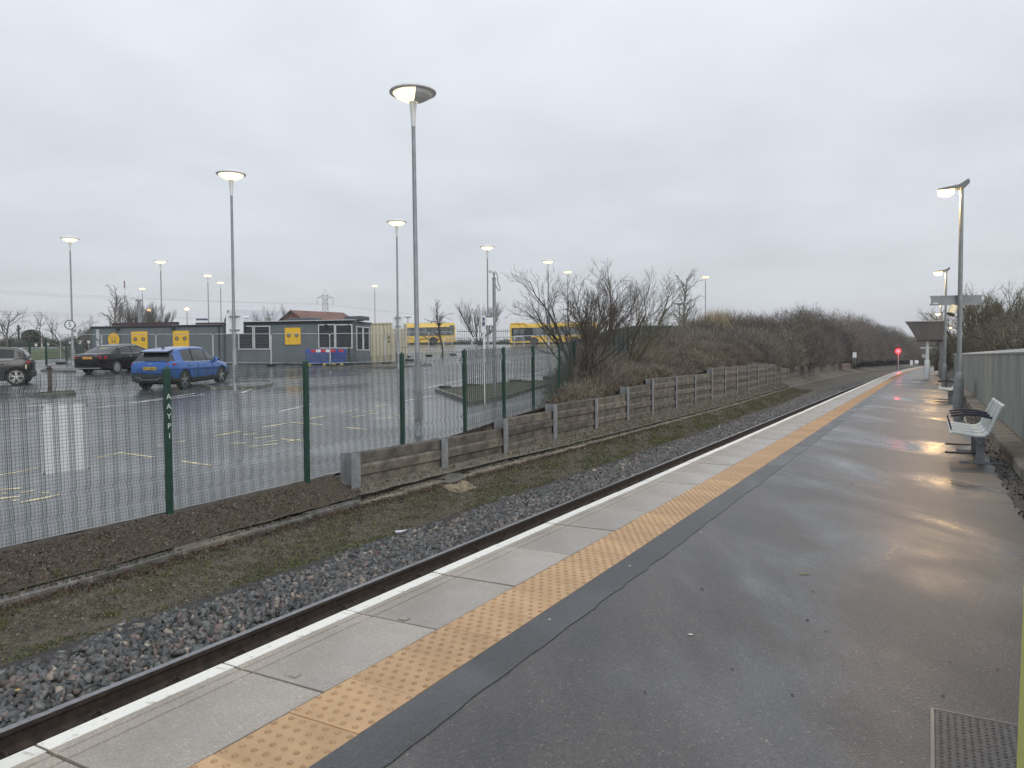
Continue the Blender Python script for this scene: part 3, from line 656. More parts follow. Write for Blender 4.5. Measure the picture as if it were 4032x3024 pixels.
for i in range(7):
    t0 = 21.65 + i * 21.0; o = pl if i == 0 else copy_tree(pl)
    o.location = T(.62, t0, 0); o.rotation_euler = (0, 0, trz(t0)); o['label'] = labs[i]; PL.append(o)
    if t0 > 134: o.location.z = .2

# name board across the first column (seen from its end and back)
c = at(3796, 1181, PL[0].location.y)
nb = empty('name_board', (PL[0].location.x, PL[0].location.y, c.z), R(-9), label='long grey station board back mounted across a platform lamp column', cat='sign')
M_sgrey = mat('board_back_grey', (.21, .23, .235), .5, var=.12, scale=4)
b = MB(); b.box(-.64, .52, .064, .085, -.10, .10); b.build('board_panel', M_sgrey, nb)
for zz in (.10, -.10): b = MB(); b.box(-.66, .54, .06, .10, zz - .02, zz + .02); b.build('frame_rail', M_pcol, nb)
b = MB(); b.box(-.60, -.48, .058, .0635, -.085, -.06); b.build('maker_label', M_signw, nb)
# horn loudspeaker on the same column
c = at(3786, 1225, PL[0].location.y)
e = empty('loudspeaker', (PL[0].location.x, PL[0].location.y, c.z), trz(0), label='cream cylindrical loudspeaker strapped to the platform lamp column', cat='loudspeaker')
M_cream = mat('cream_plastic', (.62, .58, .42), .4, var=.06)
Md = Matrix.Translation((-.16, -.05, .02)) @ Matrix.Rotation(R(155), 4, 'X') @ Matrix.Rotation(R(-18), 4, 'Y')
b = MB(); b.lathe([(.06, -.13), (.08, -.12), (.09, -.04), (.092, .10)], 16, Md); b.build('housing', M_cream, e, smooth=True)
b = MB(); b.lathe([(.095, .10), (.098, .118), (.085, .125)], 16, Md); b.build('grille', mat('grille_grey', (.22, .22, .2), .6), e)
b = MB(); b.tube([(0, 0, 0), (-.13, -.03, .02)], .02, 6); b.tube([(-.03, .0, -.05), (-.10, -.04, -.25), (-.06, 0, -.45)], .008, 5); b.build('bracket', M_pcol, e)

# ------------------------------------------------------------------ seats
M_seatw = mat('seat_white', (.50, .53, .52), .35, c2=(.40, .43, .42), scale=5, wet=(3, .4, .7, .45, .2)); M_navy = mat('armrest_navy', (.012, .014, .035), .4)
def bench():
    e = empty('station_bench', (0, 0, 0))
    prof = [(-.40, .455), (-.36, .47), (-.20, .445), (-.06, .425), (.02, .43), (.07, .47), (.11, .56), (.17, .72), (.23, .86), (.26, .88)]
    for k in range(4):
        b = MB(); y0 = k * .55; pts = prof + [(x + .012, z - .02) for x, z in reversed(prof)]
        b.prism(pts, y0, y0 + .485, 'y'); b.build('seat_shell', M_seatw, e)
    for k in range(1, 4):
        y = k * .55 - .025; b = MB(); arm = [(-.37, .46), (-.41, .60), (-.38, .67), (-.22, .70), (-.02, .69), (.15, .65)]
        b.sweep([(-.02, -.016), (.02, -.016), (.02, .016), (-.02, .016)], [(lambda a, h, q=q: Vector((q[0] + h * .4, y + a, q[1] + h))) for q in arm]); b.build('armrest', M_navy, e)
    b = MB(); b.box(-.07, .04, .05, 2.1, .34, .41); b.build('beam', M_galv, e)
    for y in (.32, 1.85):
        b = MB(); b.box(-.06, .05, y - .035, y + .035, .012, .36); b.build('leg', M_galv, e)
        b = MB(); b.box(-.27, .30, y - .045, y + .045, .0, .012); b.box(-.27, .30, y - .004, y + .004, .012, .022); b.build('foot_plate', M_galv, e)
    b = MB(); b.box(-.04, .015, .28, .2845, .29, .335); b.build('label_plate', M_signw, e)
    o = link_mesh('letter', text_mesh('A', .034, .002, M_black), e, (-.0125, .2775, .3125)); o.rotation_euler = (R(90), 0, 0)
    return e
be = bench(); tag(be, 'white four-place platform seat with navy armrests before the board lamp', 'bench', 'seats against the platform fence')
b2 = copy_tree(be); b2.location = T(.62, 28.9, 0); b2.rotation_euler = (0, 0, trz(0)); b2['label'] = 'white platform seat with navy armrests beyond the board lamp'
be.location = T(.66, 12.56, 0); be.rotation_euler = (0, 0, trz(0))
M_ftd = mat('dark_steel_strip', (.055, .05, .047), .5, var=.3)
for i, (t0, s0, s1) in enumerate(((14.1, .225, .75), (15.45, .25, .75))):
    b = MB(); b.bbox(s0, s1, -.06, .06, 0, .018, .004); o = b.build('floor_strip', M_ftd, None, T(0, t0, .001), trz(0)); tag(o, 'dark flat steel strip lying on the tarmac by the near seat', 'strip', 'strips by the near seat')
for i, t0 in enumerate((29.4, 31.0)):
    b = MB(); b.bbox(.1, .72, -.07, .07, 0, .02, .004); o = b.build('floor_strip', M_ftd, None, T(0, t0, .001), trz(0)); tag(o, 'dark flat steel strip lying on the tarmac by the far seat', 'strip', 'strips by the far seat')

# ------------------------------------------------------------------ concrete upstand and grey-green sheet fence
up = MB(); up.sweep([(1.02, -.2), (1.03, .13), (1.05, .155), (1.34, .165), (1.34, -.2)], [(lambda a, h, t=t: T(a, t, h)) for t in np.arange(-4, 134, 2.0)])
o = up.build('upstand', M_conc); o.name = 'concrete_upstand'; tag(o, 'low stained concrete upstand along the foot of the sheet fence', 'wall')
M_sheet = mat('fence_sheet', (.36, .385, .36), .5, rnd=.16, c2=(.20, .225, .21), scale=3.0, streak=True, bump=.1, metal=.15)
sheet = empty('sheet_fence', T(1.36, -3, .16), label='grey-green corrugated sheet fence along the back of the platform', cat='fence')
b = MB(); pr = []; nC = 8; Wd = 2.0
for k in range(nC):
    y = k * Wd / nC; pr += [(0, y), (0, y + .13), (.035, y + .155), (.035, y + .225)]
pr.append((0, Wd)); vs = [(x, y, 0) for x, y in pr] + [(x, y, 1.46) for x, y in pr]; n = len(pr)
b.add(vs, [(i, i + 1, n + i + 1, n + i) for i in range(n - 1)]); me_sh = b.mesh('corrugated_sheet', M_sheet)
b = MB(); b.box(-.015, .05, 0, 1.99, 1.44, 1.475); me_rl = b.mesh('top_rail', M_galv)
b = MB(); b.box(-.03, .05, -.06, .06, 1.47, 1.53); me_br = b.mesh('top_bracket', mat('bracket_pale', (.55, .56, .55), .5, var=.15))
SH0 = Vector(sheet.location)
for i in range(67):
    t0 = -3 + i * 2.0
    link_mesh('corrugated_sheet', me_sh, sheet, T(1.36, t0, .16) - SH0, trz(t0)); link_mesh('top_rail', me_rl, sheet, T(1.36, t0, .16) - SH0, trz(t0))
    if t0 < 60:
        for dt in (.3, 1.3): link_mesh('top_bracket', me_br, sheet, T(1.36, t0 + dt, .16) - SH0, trz(t0))
# ------------------------------------------------------------------ canopy shelter, its white post, signal, small signs
tcn = 57.3
cn = empty('platform_canopy', T(-.19, tcn, 0), trz(0), 'grey canopy with sloping fascia on a stout white post', 'shelter')
M_fasc = mat('canopy_fascia', (.115, .105, .098), .6, c2=(.075, .068, .064), scale=1.5, streak=True)
b = MB(); b.lathe([(.17, -.1), (.17, 1.18), (.15, 1.26), (.10, 1.30)], 14); b.build('post_sleeve', mat('white_post', (.62, .66, .68), .4, var=.08), cn, smooth=True)
b = MB(); b.lathe([(.105, 1.28), (.10, 2.75)], 12); b.build('post', MATS['white_post'], cn, smooth=True)
b = MB(); b.box(.75, 1.05, .4, .7, -.1, 2.7); b.build('rear_post', M_pcol, cn)
b = MB(); b.prism([(-.62, 2.62), (.92, 2.62), (.98, 3.83), (-1.28, 3.83)], -.35, 5.0, 'y'); b.build('fascia_box', M_fasc, cn)
b = MB(); b.box(-1.33, 1.02, -.40, 5.05, 3.835, 3.90); b.build('roof_edge', mat('roof_trim', (.42, .43, .45), .45), cn)
b = MB(); b.prism([(-.62, 2.56), (-.62, 2.612), (.92, 2.612), (.92, 2.56)], -.2, 5.0, 'y'); b.build('soffit', M_pcol, cn)
b = MB(); b.box(.0, .05, 1.0, 5, 3.9, 4.5); b.box(-.30, -.25, 4, 4.05, 3.9, 4.45); b.build('aerial', mat('aerial_pink', (.5, .45, .45), .5), cn)
sg = onz(3537, 1452, -.2); 
sp = T(-4.2, 103, 0); 
sgn = empty('signal', (onz(3536, 1449, -.3)), trz(0), 'colour light signal showing red at the far end of the line', 'signal')
hs = (sgn.location.y / FPX)
zred = at(3537, 1382, sgn.location.y).z - sgn.location.z
b = MB(); b.tube([(0, 0, -.8), (0, 0, zred - .35)], .09, 8); b.build('post', M_galv, sgn)
b = MB(); b.box(-.4, .4, -.02, .12, zred - .5, zred + .7); b.build('backboard', M_black, sgn)
b = MB(); b.lathe([(.33, -.05), (.33, -.022)], 16, Matrix.Translation((0, 0, zred)) @ Matrix.Rotation(R(90), 4, 'X') @ Matrix.Scale(-1, 4, Vector((0, 0, 1)))); 
b.build('red_aspect', mat('signal_red', (1, .1, .1), .4, emit=(1, .010, .014), estr=14.0, var=.01), sgn)
b = MB(); b.prism([(-.2, .2), (.2, .2), (.2, .22), (-.2, .22)], -.3, -.02, 'y', Matrix.Translation((0, 0, zred))); b.build('hood', M_black, sgn)
ld = bpy.data.lights.new('signal_light', 'POINT'); ld.energy = 260; ld.color = (1, .03, .04); ld.shadow_soft_size = .2; lo = bpy.data.objects.new('signal_light', ld); COL.objects.link(lo); lo.parent = sgn; lo.location = (0, -.45, zred)
def small_sign(px, py, dep, w_, h, txt, lab, base, disc=False, legs=1, bk=None):
    p = at(px, py, dep); e = empty('small_sign', (p.x, p.y, base), R(-18), lab, 'sign'); z = p.z - base
    b = MB()
    if disc: b.lathe([(w_ / 2, -.02), (w_ / 2, .0)], 20, Matrix.Translation((0, 0, z)) @ Matrix.Rotation(R(90), 4, 'X'))
    else: b.box(-w_ / 2, w_ / 2, 0, .02, z - h / 2, z + h / 2)
    b.build('plate', bk or M_signw, e)
    for k in range(legs):
        xx = 0 if legs == 1 else (-.12 if k == 0 else .12); b = MB(); b.tube([(xx, .04, -.3), (xx, .04, z)], .025, 6); b.build('stem', M_galv, e)
    if txt:
        o = link_mesh('lettering', text_mesh(txt, h * .5, .003, M_black), e, (0, -.003, z)); o.rotation_euler = (R(90), 0, 0)
small_sign(3365, 1398, 100, .46, .72, '', 'small white trackside plate on two legs beside the bushes', .55, legs=2)
small_sign(3640, 1402, 66, .36, .26, 'X', 'small white X board next to the white canopy post', 0.0)
small_sign(3609, 1425, 112, .6, .6, '', 'round pale board beside the far end of the platform', -.3, True)
small_sign(3589, 1428, 108, .36, .7, '', 'small upright white board beside the round pale board', -.3)
# second, far name board seen edge-on under the canopy
p = at(3690, 1369, 92); e = empty('far_name_board', (p.x, p.y, 0), R(-12), 'long dark board with pale stripe beyond the canopy', 'sign'); z = p.z
b = MB(); b.box(-1.9, 1.9, 0, .05, z - .10, z + .12); b.build('panel', mat('far_board', (.32, .33, .36), .5), e)
b = MB(); b.box(-1.95, 1.95, -.01, .06, z + .125, z + .30); b.build('header', mat('far_board_dark', (.05, .05, .055), .5), e)
for xx in (-1.2, 1.2): b = MB(); b.tube([(xx, .09, 0), (xx, .09, z)], .05, 6); b.build('post', M_galv, e)

# ------------------------------------------------------------------ lime post at the edge, cover plate, litter
p = at(4004, 2600, 1.35)
b = MB(); b.bbox(0, .06, -.03, .03, 0, 2.0, .012); e = b.build('lime_post', mat('lime_paint', (.50, .52, .17), .45, var=.08)); pA = at(3985, 3024, 1.38); pB = at(4031, 1860, 1.38); sl = (pB.x - pA.x) / (pB.z - pA.z)
e.location = (pA.x - sl * pA.z, 1.35, 0); e.rotation_euler = (0, math.atan(sl), 0); tag(e, 'lime yellow painted upright post close to the near end of the platform', 'post')
pc = onz(3682, 2800, .0); M_plate = mat('cover_plate', (.10, .098, .095), .4, metal=.4, c2=(.06, .058, .056), scale=30, bump=.3, bscale=120)
cv = empty('cover_plate', pc, -YAW, 'ribbed metal access cover set in the platform tarmac', 'cover')
b = MB(); b.box(0, .75, -.80, 0, .001, .006); b.build('plate', M_plate, cv)
b = MB()
for i in range(28):
    for j in range(26):
        x, y = .02 + j * .0275, -.02 - i * .0275; s_ = 1 if (i + j) % 2 else -1
        b.add([(x - .009, y - .003 * s_, .006), (x, y - .004, .0062), (x + .009, y + .003 * s_, .006), (x, y + .004, .0062), (x, y, .0095)], [(0, 1, 4), (1, 2, 4), (2, 3, 4), (3, 0, 4)])
tag(b.build('tread_ribs', M_plate, cv), kind='stuff')
b = MB(); b.box(-.018, -.004, -.80, .014, .0, .007); b.box(-.004, .75, .004, .014, .0, .007); b.build('frame', mat('frame_steel', (.18, .18, .18), .35, metal=.6), cv)
# ------------------------------------------------------------------ cars
M_tyre = mat('tyre', (.018, .018, .018), .8, var=.2); M_alloy = mat('alloy', (.5, .51, .52), .3, metal=.8, var=.1); M_dalloy = mat('dark_alloy', (.03, .03, .032), .4, metal=.3)
M_glass = mat('car_glass', (.02, .024, .026), .08, var=.1, spec=.6); M_trim = mat('black_trim', (.018, .018, .02), .55, var=.15); M_chrome = mat('chrome', (.65, .66, .67), .15, metal=1, var=.05)
M_tail = mat('tail_lamp', (.30, .012, .014), .15, coat=.6); M_tailc = mat('clear_lamp', (.55, .5, .48), .15, coat=.6); M_plate_y = mat('plate_yellow', (.62, .42, .05), .4, var=.08)
M_und = mat('underbody', (.01, .01, .01), .9)
def loft(st, sec):                                  # st stations; sec(station)-> ring of (y,z); closed with end caps
    b = MB(); rings = [sec(q) for q in st]; n = len(rings[0]); vs = []; fs = []
    for q, r in zip(st, rings): vs += [(q[0], y, z) for y, z in r]
    for i in range(len(st) - 1):
        for k in range(n): fs.append((i * n + k, i * n + (k + 1) % n, (i + 1) * n + (k + 1) % n, (i + 1) * n + k))
    fs.append(tuple(range(n))); fs.append(tuple(range(len(st) * n - 1, (len(st) - 1) * n - 1, -1))); return b.add(vs, fs)
def mirror(h): return h + [(-y, z) for y, z in reversed(h)]
def cut(o, cutter):
    md = o.modifiers.new('arch', 'BOOLEAN'); md.operation = 'DIFFERENCE'; md.object = cutter; md.solver = 'EXACT'
    dg = bpy.context.evaluated_depsgraph_get(); me = bpy.data.meshes.new_from_object(o.evaluated_get(dg)); o.modifiers.clear(); old = o.data; me.name = old.name; o.data = me
def interp_st(st, x):
    for a, c in zip(st[:-1], st[1:]):
        if a[0] <= x <= c[0]:
            k = (x - a[0]) / (c[0] - a[0]); return tuple(u + (v - u) * k for u, v in zip(a, c))
    return st[0] if x < st[0][0] else st[-1]
def car(name, loc, heading, paint, P, label, slope=0.0):
    e = empty(name, loc, 0, label, 'car'); e.rotation_euler = (0, -slope, R(90 - heading))
    bst = P['body']; gst = P['cabin']; W0 = P['ax']; wr = P['wr']; ty = P['ty']
    def bsec(q):
        x, zb, zt, hw = q; zm = zb + (zt - zb) * .55
        return mirror([(hw * .80, zb), (hw * .965, zb + .06), (hw * 1.0, zm), (hw * .985, zt - (zt - zb) * .16), (hw * .93, zt - .025), (hw * .86, zt), (hw * .4, zt + .02)])
    bo = loft(bst, bsec).build('body', paint, e, smooth=True)
    cl = loft([(x, zb - .015, 0, hw) for x, zb, zt, hw in bst], lambda q: mirror([(q[3] * .82, q[1]), (q[3] * .992, q[1] + .05), (q[3] * 1.004, q[1] + P.get('clad', .16)), (q[3] * .5, q[1] + P.get('clad', .16) + .005)])).build('sill_cladding', M_trim, e, smooth=True)
    c = MB()
    for ax in W0:
        for sy in (-1, 1): c.tube([(ax, sy * .62, wr), (ax, sy * 1.2, wr)], wr * 1.14, 24)
    co = c.build('cutter', None); co.matrix_world = Matrix.Identity(4)
    eb = e.matrix_world.copy(); bo.parent = None; cl.parent = None; cut(bo, co); cut(cl, co); bo.parent = e; cl.parent = e
    bpy.data.objects.remove(co)
    for me in (bo.data,): me.set_sharp_from_angle(angle=R(38))
    def gsec(q, o=0.0):
        x, zb, zr, hb, hr = q; return mirror([(hb + o, zb), (hb + (hr - hb) * .9 + o, zb + (zr - zb) * .9), (hr * .9, zr + o), (hr * .4, zr + .015 * min(1, (zr - zb) * 3) + o)])
    loft(gst, gsec).build('window_glass', M_glass, e, smooth=True)
    rx0, rx1 = P['roof']                            # roof skin
    xs = [rx0 + (rx1 - rx0) * k / 8 for k in range(9)]; b = MB(); vs = []; fs = []
    for x in xs:
        q = interp_st(gst, x); vs += [(x, y, z) for y, z in mirror([(q[3] + (q[4] - q[3]) * .86 + .008, q[1] + (q[2] - q[1]) * .86), (q[3] + (q[4] - q[3]) * .92 + .008, q[1] + (q[2] - q[1]) * .93), (q[4] * .92, q[2] + .008), (q[4] * .4, q[2] + .024)])]
    for i in range(8):
        for k in range(7): fs.append((i * 8 + k, i * 8 + k + 1, (i + 1) * 8 + k + 1, (i + 1) * 8 + k))
    b.add(vs, fs); b.build('roof', paint, e, smooth=True)
    for (xa, xb, wd, mm) in P['pillars']:           # strips on the side glass from belt (xa) to roof (xb)
        for sy in (-1, 1):
            b = MB(); pts = []
            for k in range(6):
                u = k / 5; x = xa + (xb - xa) * u; q0 = interp_st(gst, x - wd / 2); q1 = interp_st(gst, x + wd / 2); f = u * .93
                for q, xx in ((q0, x - wd / 2), (q1, x + wd / 2)): pts.append((xx, sy * (q[3] + (q[4] - q[3]) * f * .98 + .006), q[1] + (q[2] - q[1]) * f))
            b.add(pts, [(2 * k, 2 * k + 1, 2 * k + 3, 2 * k + 2) for k in range(5)]); b.build('pillar', paint if mm else M_trim, e)
    for sy in (-1, 1):                              # bright line at the belt
        b = MB(); pts = []
        for k in range(9):
            x = P['belt'][0] + (P['belt'][1] - P['belt'][0]) * k / 8; q = interp_st(gst, x); pts.append((x, sy * (q[3] + .012), q[1] + .012))
        b.tube(pts, .011, 4); b.build('belt_trim', M_chrome, e)
    if P.get('arc'):
        for sy in (-1, 1):
            b = MB(); pts = []
            for k in range(13):
                x = P['belt'][0] + (P['belt'][1] - P['belt'][0]) * k / 12; q = interp_st(gst, x); pts.append((x, sy * (q[3] + (q[4] - q[3]) * .86 + .014), q[1] + (q[2] - q[1]) * .86))
            b.tube(pts, .013, 4); b.build('window_trim', M_chrome, e)
    tb_ = MB(); tb_.lathe([(ty, -.11), (wr * .93, -.115), (wr, -.085), (wr, .085), (wr * .93, .115), (ty, .11)], 28, Matrix.Rotation(R(90), 4, 'X'), cap=False); mt = tb_.mesh('tyre', M_tyre, True)
    rb = MB(); rb.lathe([(.05, -.075), (ty, -.06), (ty + .004, .06), (.05, .05)], 24, Matrix.Rotation(R(90), 4, 'X')); mr = rb.mesh('rim', P.get('rimback', M_dalloy))
    sp = MB()
    for k in range(5):
        for dd in (-1, 1):
            Mx = Matrix.Rotation(k * R(72) + dd * R(P.get('spl', 9)), 4, 'Y'); sp.add([Mx @ Vector(v) for v in ((-.022, -.085, .04), (.022, -.085, .04), (.017, -.08, ty * .97), (-.017, -.08, ty * .97), (-.022, -.06, .04), (.022, -.06, .04), (.017, -.06, ty * .97), (-.017, -.06, ty * .97))], [(0, 1, 2, 3), (0, 4, 5, 1), (3, 2, 6, 7), (1, 5, 6, 2), (0, 3, 7, 4)])
    sp.lathe([(.06, -.09), (.06, -.06)], 12, Matrix.Rotation(R(90), 4, 'X') @ Matrix.Scale(-1, 4, Vector((0, 0, 1)))); sp.lathe([(ty * .92, .088), (ty * 1.0, .088), (ty * 1.0, .07)], 24, Matrix.Rotation(R(90), 4, 'X'), cap=False)
    ms = sp.mesh('spokes', M_alloy)
    tw = P['tw']
    for ax in W0:
        for sy in (-1, 1):
            wl = empty('wheel', (ax, sy * (tw - .11), wr), R(0) if sy < 0 else R(180), parent=e); link_mesh('tyre', mt, wl); link_mesh('rim', mr, wl); link_mesh('spokes', ms, wl)
    b = MB(); b.box(W0[0] - .35, W0[1] + .35, -.68, .68, .2, .55); b.build('underbody', M_und, e)
    for sy in (-1, 1):                              # mirrors and handles
        b = MB(); b.bbox(P['mir'] - .08, P['mir'] + .10, sy * .93 - .09, sy * .93 + .09, P['belt_z'] - .02, P['belt_z'] + .13, .03); b.build('door_mirror', paint, e, smooth=True)
        for hx in P['handles']: b = MB(); hw = interp_st(bst, hx)[3]; b.bbox(hx - .09, hx + .09, sy * hw * .985 - .016, sy * hw * .985 + .016, P['hz'], P['hz'] + .035, .008); b.build('door_handle', P.get('hmat', paint), e)
        for dx in P['seams']:
            q = interp_st(bst, dx); b = MB(); b.box(dx - .006, dx + .006, sy * q[3] * 1.0 - .004, sy * q[3] * 1.0 + .004, q[1] + .1, q[2] - .09); b.build('door_seam', M_trim, e)
    return e
M_blue = mat('blue_car_paint', (.013, .098, .36), .22, metal=.35, var=.08, coat=.8); M_blk = mat('black_car_paint', (.008, .008, .009), .18, coat=.25, var=.1, spec=.3); M_dgrey = mat('dark_grey_paint', (.022, .023, .025), .24, coat=.25, spec=.35)
SUV = dict(body=[(-2.19, .50, .98, .72), (-2.15, .40, 1.08, .82), (-2.0, .31, 1.13, .88), (-1.6, .27, 1.13, .915), (-.9, .25, 1.07, .92), (0, .25, 1.03, .92), (.9, .25, 1.01, .92), (1.3, .26, .99, .915), (1.75, .28, .90, .89), (2.05, .33, .80, .82), (2.2, .42, .66, .66), (2.23, .48, .58, .55)],
    cabin=[(-2.08, 1.06, 1.10, .78, .76), (-1.92, 1.08, 1.28, .80, .68), (-1.70, 1.09, 1.475, .81, .61), (-1.35, 1.07, 1.565, .82, .61), (-.5, 1.03, 1.62, .83, .61), (.15, 1.01, 1.60, .83, .61), (.45, 1.0, 1.53, .83, .62), (.9, .98, 1.23, .83, .70), (1.2, .97, 1.01, .82, .80)],
    roof=(-1.80, .40), pillars=[(-1.55, -1.50, .50, True), (-.62, -.55, .07, False), (.42, .36, .06, False), (1.12, .42, .06, True)], belt=(-1.25, 1.0), ax=(-1.32, 1.345), wr=.365, ty=.262, tw=.905, mir=.88, belt_z=1.02, handles=(-.85, .05), hz=.88, seams=(-1.05, -.42, .62), clad=.19)
SED = dict(body=[(-2.52, .46, .86, .70), (-2.49, .38, 1.0, .80), (-2.35, .28, 1.05, .87), (-1.9, .22, 1.07, .92), (-1.2, .2, 1.05, .945), (0, .2, 1.0, .95), (1.0, .2, .98, .945), (1.5, .2, .94, .935), (2.1, .22, .84, .90), (2.4, .28, .74, .80), (2.52, .36, .6, .62)],
    cabin=[(-1.85, 1.06, 1.075, .80, .78), (-1.5, 1.05, 1.24, .84, .72), (-1.1, 1.03, 1.40, .86, .66), (-.6, 1.01, 1.47, .87, .64), (0, .99, 1.485, .87, .63), (.4, .98, 1.44, .87, .64), (.9, .97, 1.25, .86, .70), (1.4, .96, .985, .84, .80)],
    roof=(-1.15, .38), pillars=[(-1.28, -1.2, .26, True), (-.25, -.3, .07, False), (1.22, .42, .06, True)], belt=(-1.2, 1.05), arc=True, ax=(-1.55, 1.58), wr=.345, ty=.25, tw=.925, mir=1.0, belt_z=1.0, handles=(-.55, .45), hz=.86, seams=(-1.1, -.25, .85), clad=.05, hmat=M_chrome, rimback=M_alloy)
def lamp_box(e, name, x0, x1, y0, y1, z0, z1, m, M=None): b = MB(); b.bbox(x0, x1, y0, y1, z0, z1, .012, M); return b.build(name, m, e)
def place_car(px, py, dep, heading, back):
    r = at(px, py, dep); h = R(heading); c = Vector((r.x + math.sin(h) * back, r.y + math.cos(h) * back, 0)); c.z = G(c.y); sl = math.atan(((G(c.y + 2) - G(c.y - 2)) / 4) * math.cos(h)); return c, sl
c, sl = place_car(592, 1452, 28.6, 9, 2.2)
cb = car('parked_car', c, 9, M_blue, SUV, 'bright blue crossover car parked beside a lamp column', sl)
for sy in (-1, 1):
    o = lamp_box(cb, 'tail_lamp', -2.165, -2.0, sy * .57 - .20, sy * .57 + .20, .95, 1.055, M_tail); lamp_box(cb, 'side_lamp', -2.04, -1.80, sy * .85 - .03, sy * .85 + .03, .96, 1.03, M_tail); b = MB(); b.bbox(-2.168, -2.10, sy * .55 - .10, sy * .55 + .10, .955, .99, .008); b.build('indicator_lens', M_tailc, o)
b = MB(); b.bbox(-2.24, -2.08, -.76, .76, .36, .62, .04); b.build('rear_bumper', M_trim, cb)
b = MB(); b.prism([(-.62, .52), (-.40, .52), (-.32, .43), (.32, .43), (.40, .52), (.62, .52), (.62, .50), (.42, .50), (.34, .41), (-.34, .41), (-.42, .50), (-.62, .50)], -2.262, -2.236, 'x'); b.build('diffuser_trim', M_galv, cb)
b = MB(); b.prism([(-1.52, 1.55), (-1.94, 1.475), (-1.95, 1.44), (-1.66, 1.46)], -.56, .56, 'y'); b.build('roof_spoiler', M_trim, cb)
b = MB(); b.prism([(-1.50, 1.572), (-1.90, 1.497), (-1.91, 1.487), (-1.50, 1.552)], -.565, .565, 'y'); b.build('spoiler_skin', M_blue, cb)
b = MB(); b.prism([(-1.2, 1.60), (-1.38, 1.67), (-1.42, 1.60)], -.02, .02, 'y'); b.build('roof_aerial', M_trim, cb)
b = MB(); b.bbox(-2.10, -2.02, -.16, .30, 1.10, 1.145, .01); b.build('rear_wiper', M_trim, cb)
b = MB(); b.box(-2.215, -2.20, -.27, .27, .79, .91); pp = b.build('number_plate', M_plate_y, cb)
o = link_mesh('registration', text_mesh('EV73 XDW', .105, .003, M_black, .003), pp, (-2.217, 0, .85)); o.rotation_euler = (R(90), 0, R(-90))
b = MB(); b.tube([(-2.16, -.0, 1.0), (-2.19, 0, 1.0)], .05, 10); b.build('badge', M_chrome, cb)
c, sl = place_car(348, 1428, 38.0, 11, 2.5)
cm = car('parked_car', c, 11, M_blk, SED, 'black saloon car with chrome window trim parked before the grey cabins', sl)
for sy in (-1, 1): lamp_box(cm, 'tail_lamp', -2.51, -2.30, sy * .60 - .17, sy * .60 + .17, .78, .95, M_tail); lamp_box(cm, 'side_lamp', -2.38, -2.12, sy * .845 - .03, sy * .845 + .03, .80, .95, M_tail)
b = MB(); b.box(-2.53, -2.50, -.62, .62, .945, .968); b.build('boot_trim', M_chrome, cm)
b = MB(); b.box(-2.545, -2.52, -.27, .27, .80, .91); b.build('number_plate', mat('plate_orange', (.55, .28, .06), .4), cm)
b = MB(); b.prism([(-.75, .36), (.75, .36), (.70, .31), (-.70, .31)], -2.53, -2.46, 'x'); b.build('bumper_trim', M_galv, cm)
b = MB(); b.box(-1.44, -1.425, -.22, .10, 1.285, 1.31, Matrix.Translation((0, 0, 0))); b.build('painted_reflection', mat('window_reflection_strip', (.7, .65, .5), .2), cm)  # pale strip paints a reflection in the rear glass
HAT = dict(SUV); sq = lambda st: [((-1.32 + (q[0] + 1.32) * .60) if q[0] < -1.32 else q[0],) + tuple(q[1:]) for q in st]; HAT['body'] = sq(SUV['body']); HAT['cabin'] = sq(SUV['cabin']); HAT['roof'] = (-1.58, .40); HAT['pillars'] = [(-1.42, -1.40, .30, True)] + SUV['pillars'][1:]; HAT['rimback'] = M_dalloy
rw = at(65, 1494, 31.4); fx = Vector((math.sin(R(-116)), math.cos(R(-116)), 0)); c = rw + fx * 1.32 + Vector((fx.y, -fx.x, 0)) * .8; c.z = G(c.y)
cs = car('parked_car', c, -116, M_dgrey, HAT, 'dark grey hatchback with bright alloy wheel near the brown stub post', 0)
for sy in (-1, 1): lamp_box(cs, 'tail_lamp', -1.83, -1.55, sy * .74 - .13, sy * .74 + .13, .94, 1.03, M_tail)
b = MB(); b.bbox(-1.88, -1.76, -.76, .76, .36, .62, .04); b.build('rear_bumper', M_trim, cs)
b = MB(); b.box(-1.70, -1.66, .885, .90, .70, .88); b.box(-1.70, -1.66, -.90, -.885, .70, .88); b.build('side_reflector', mat('reflector_amber', (.75, .65, .45), .2), cs)

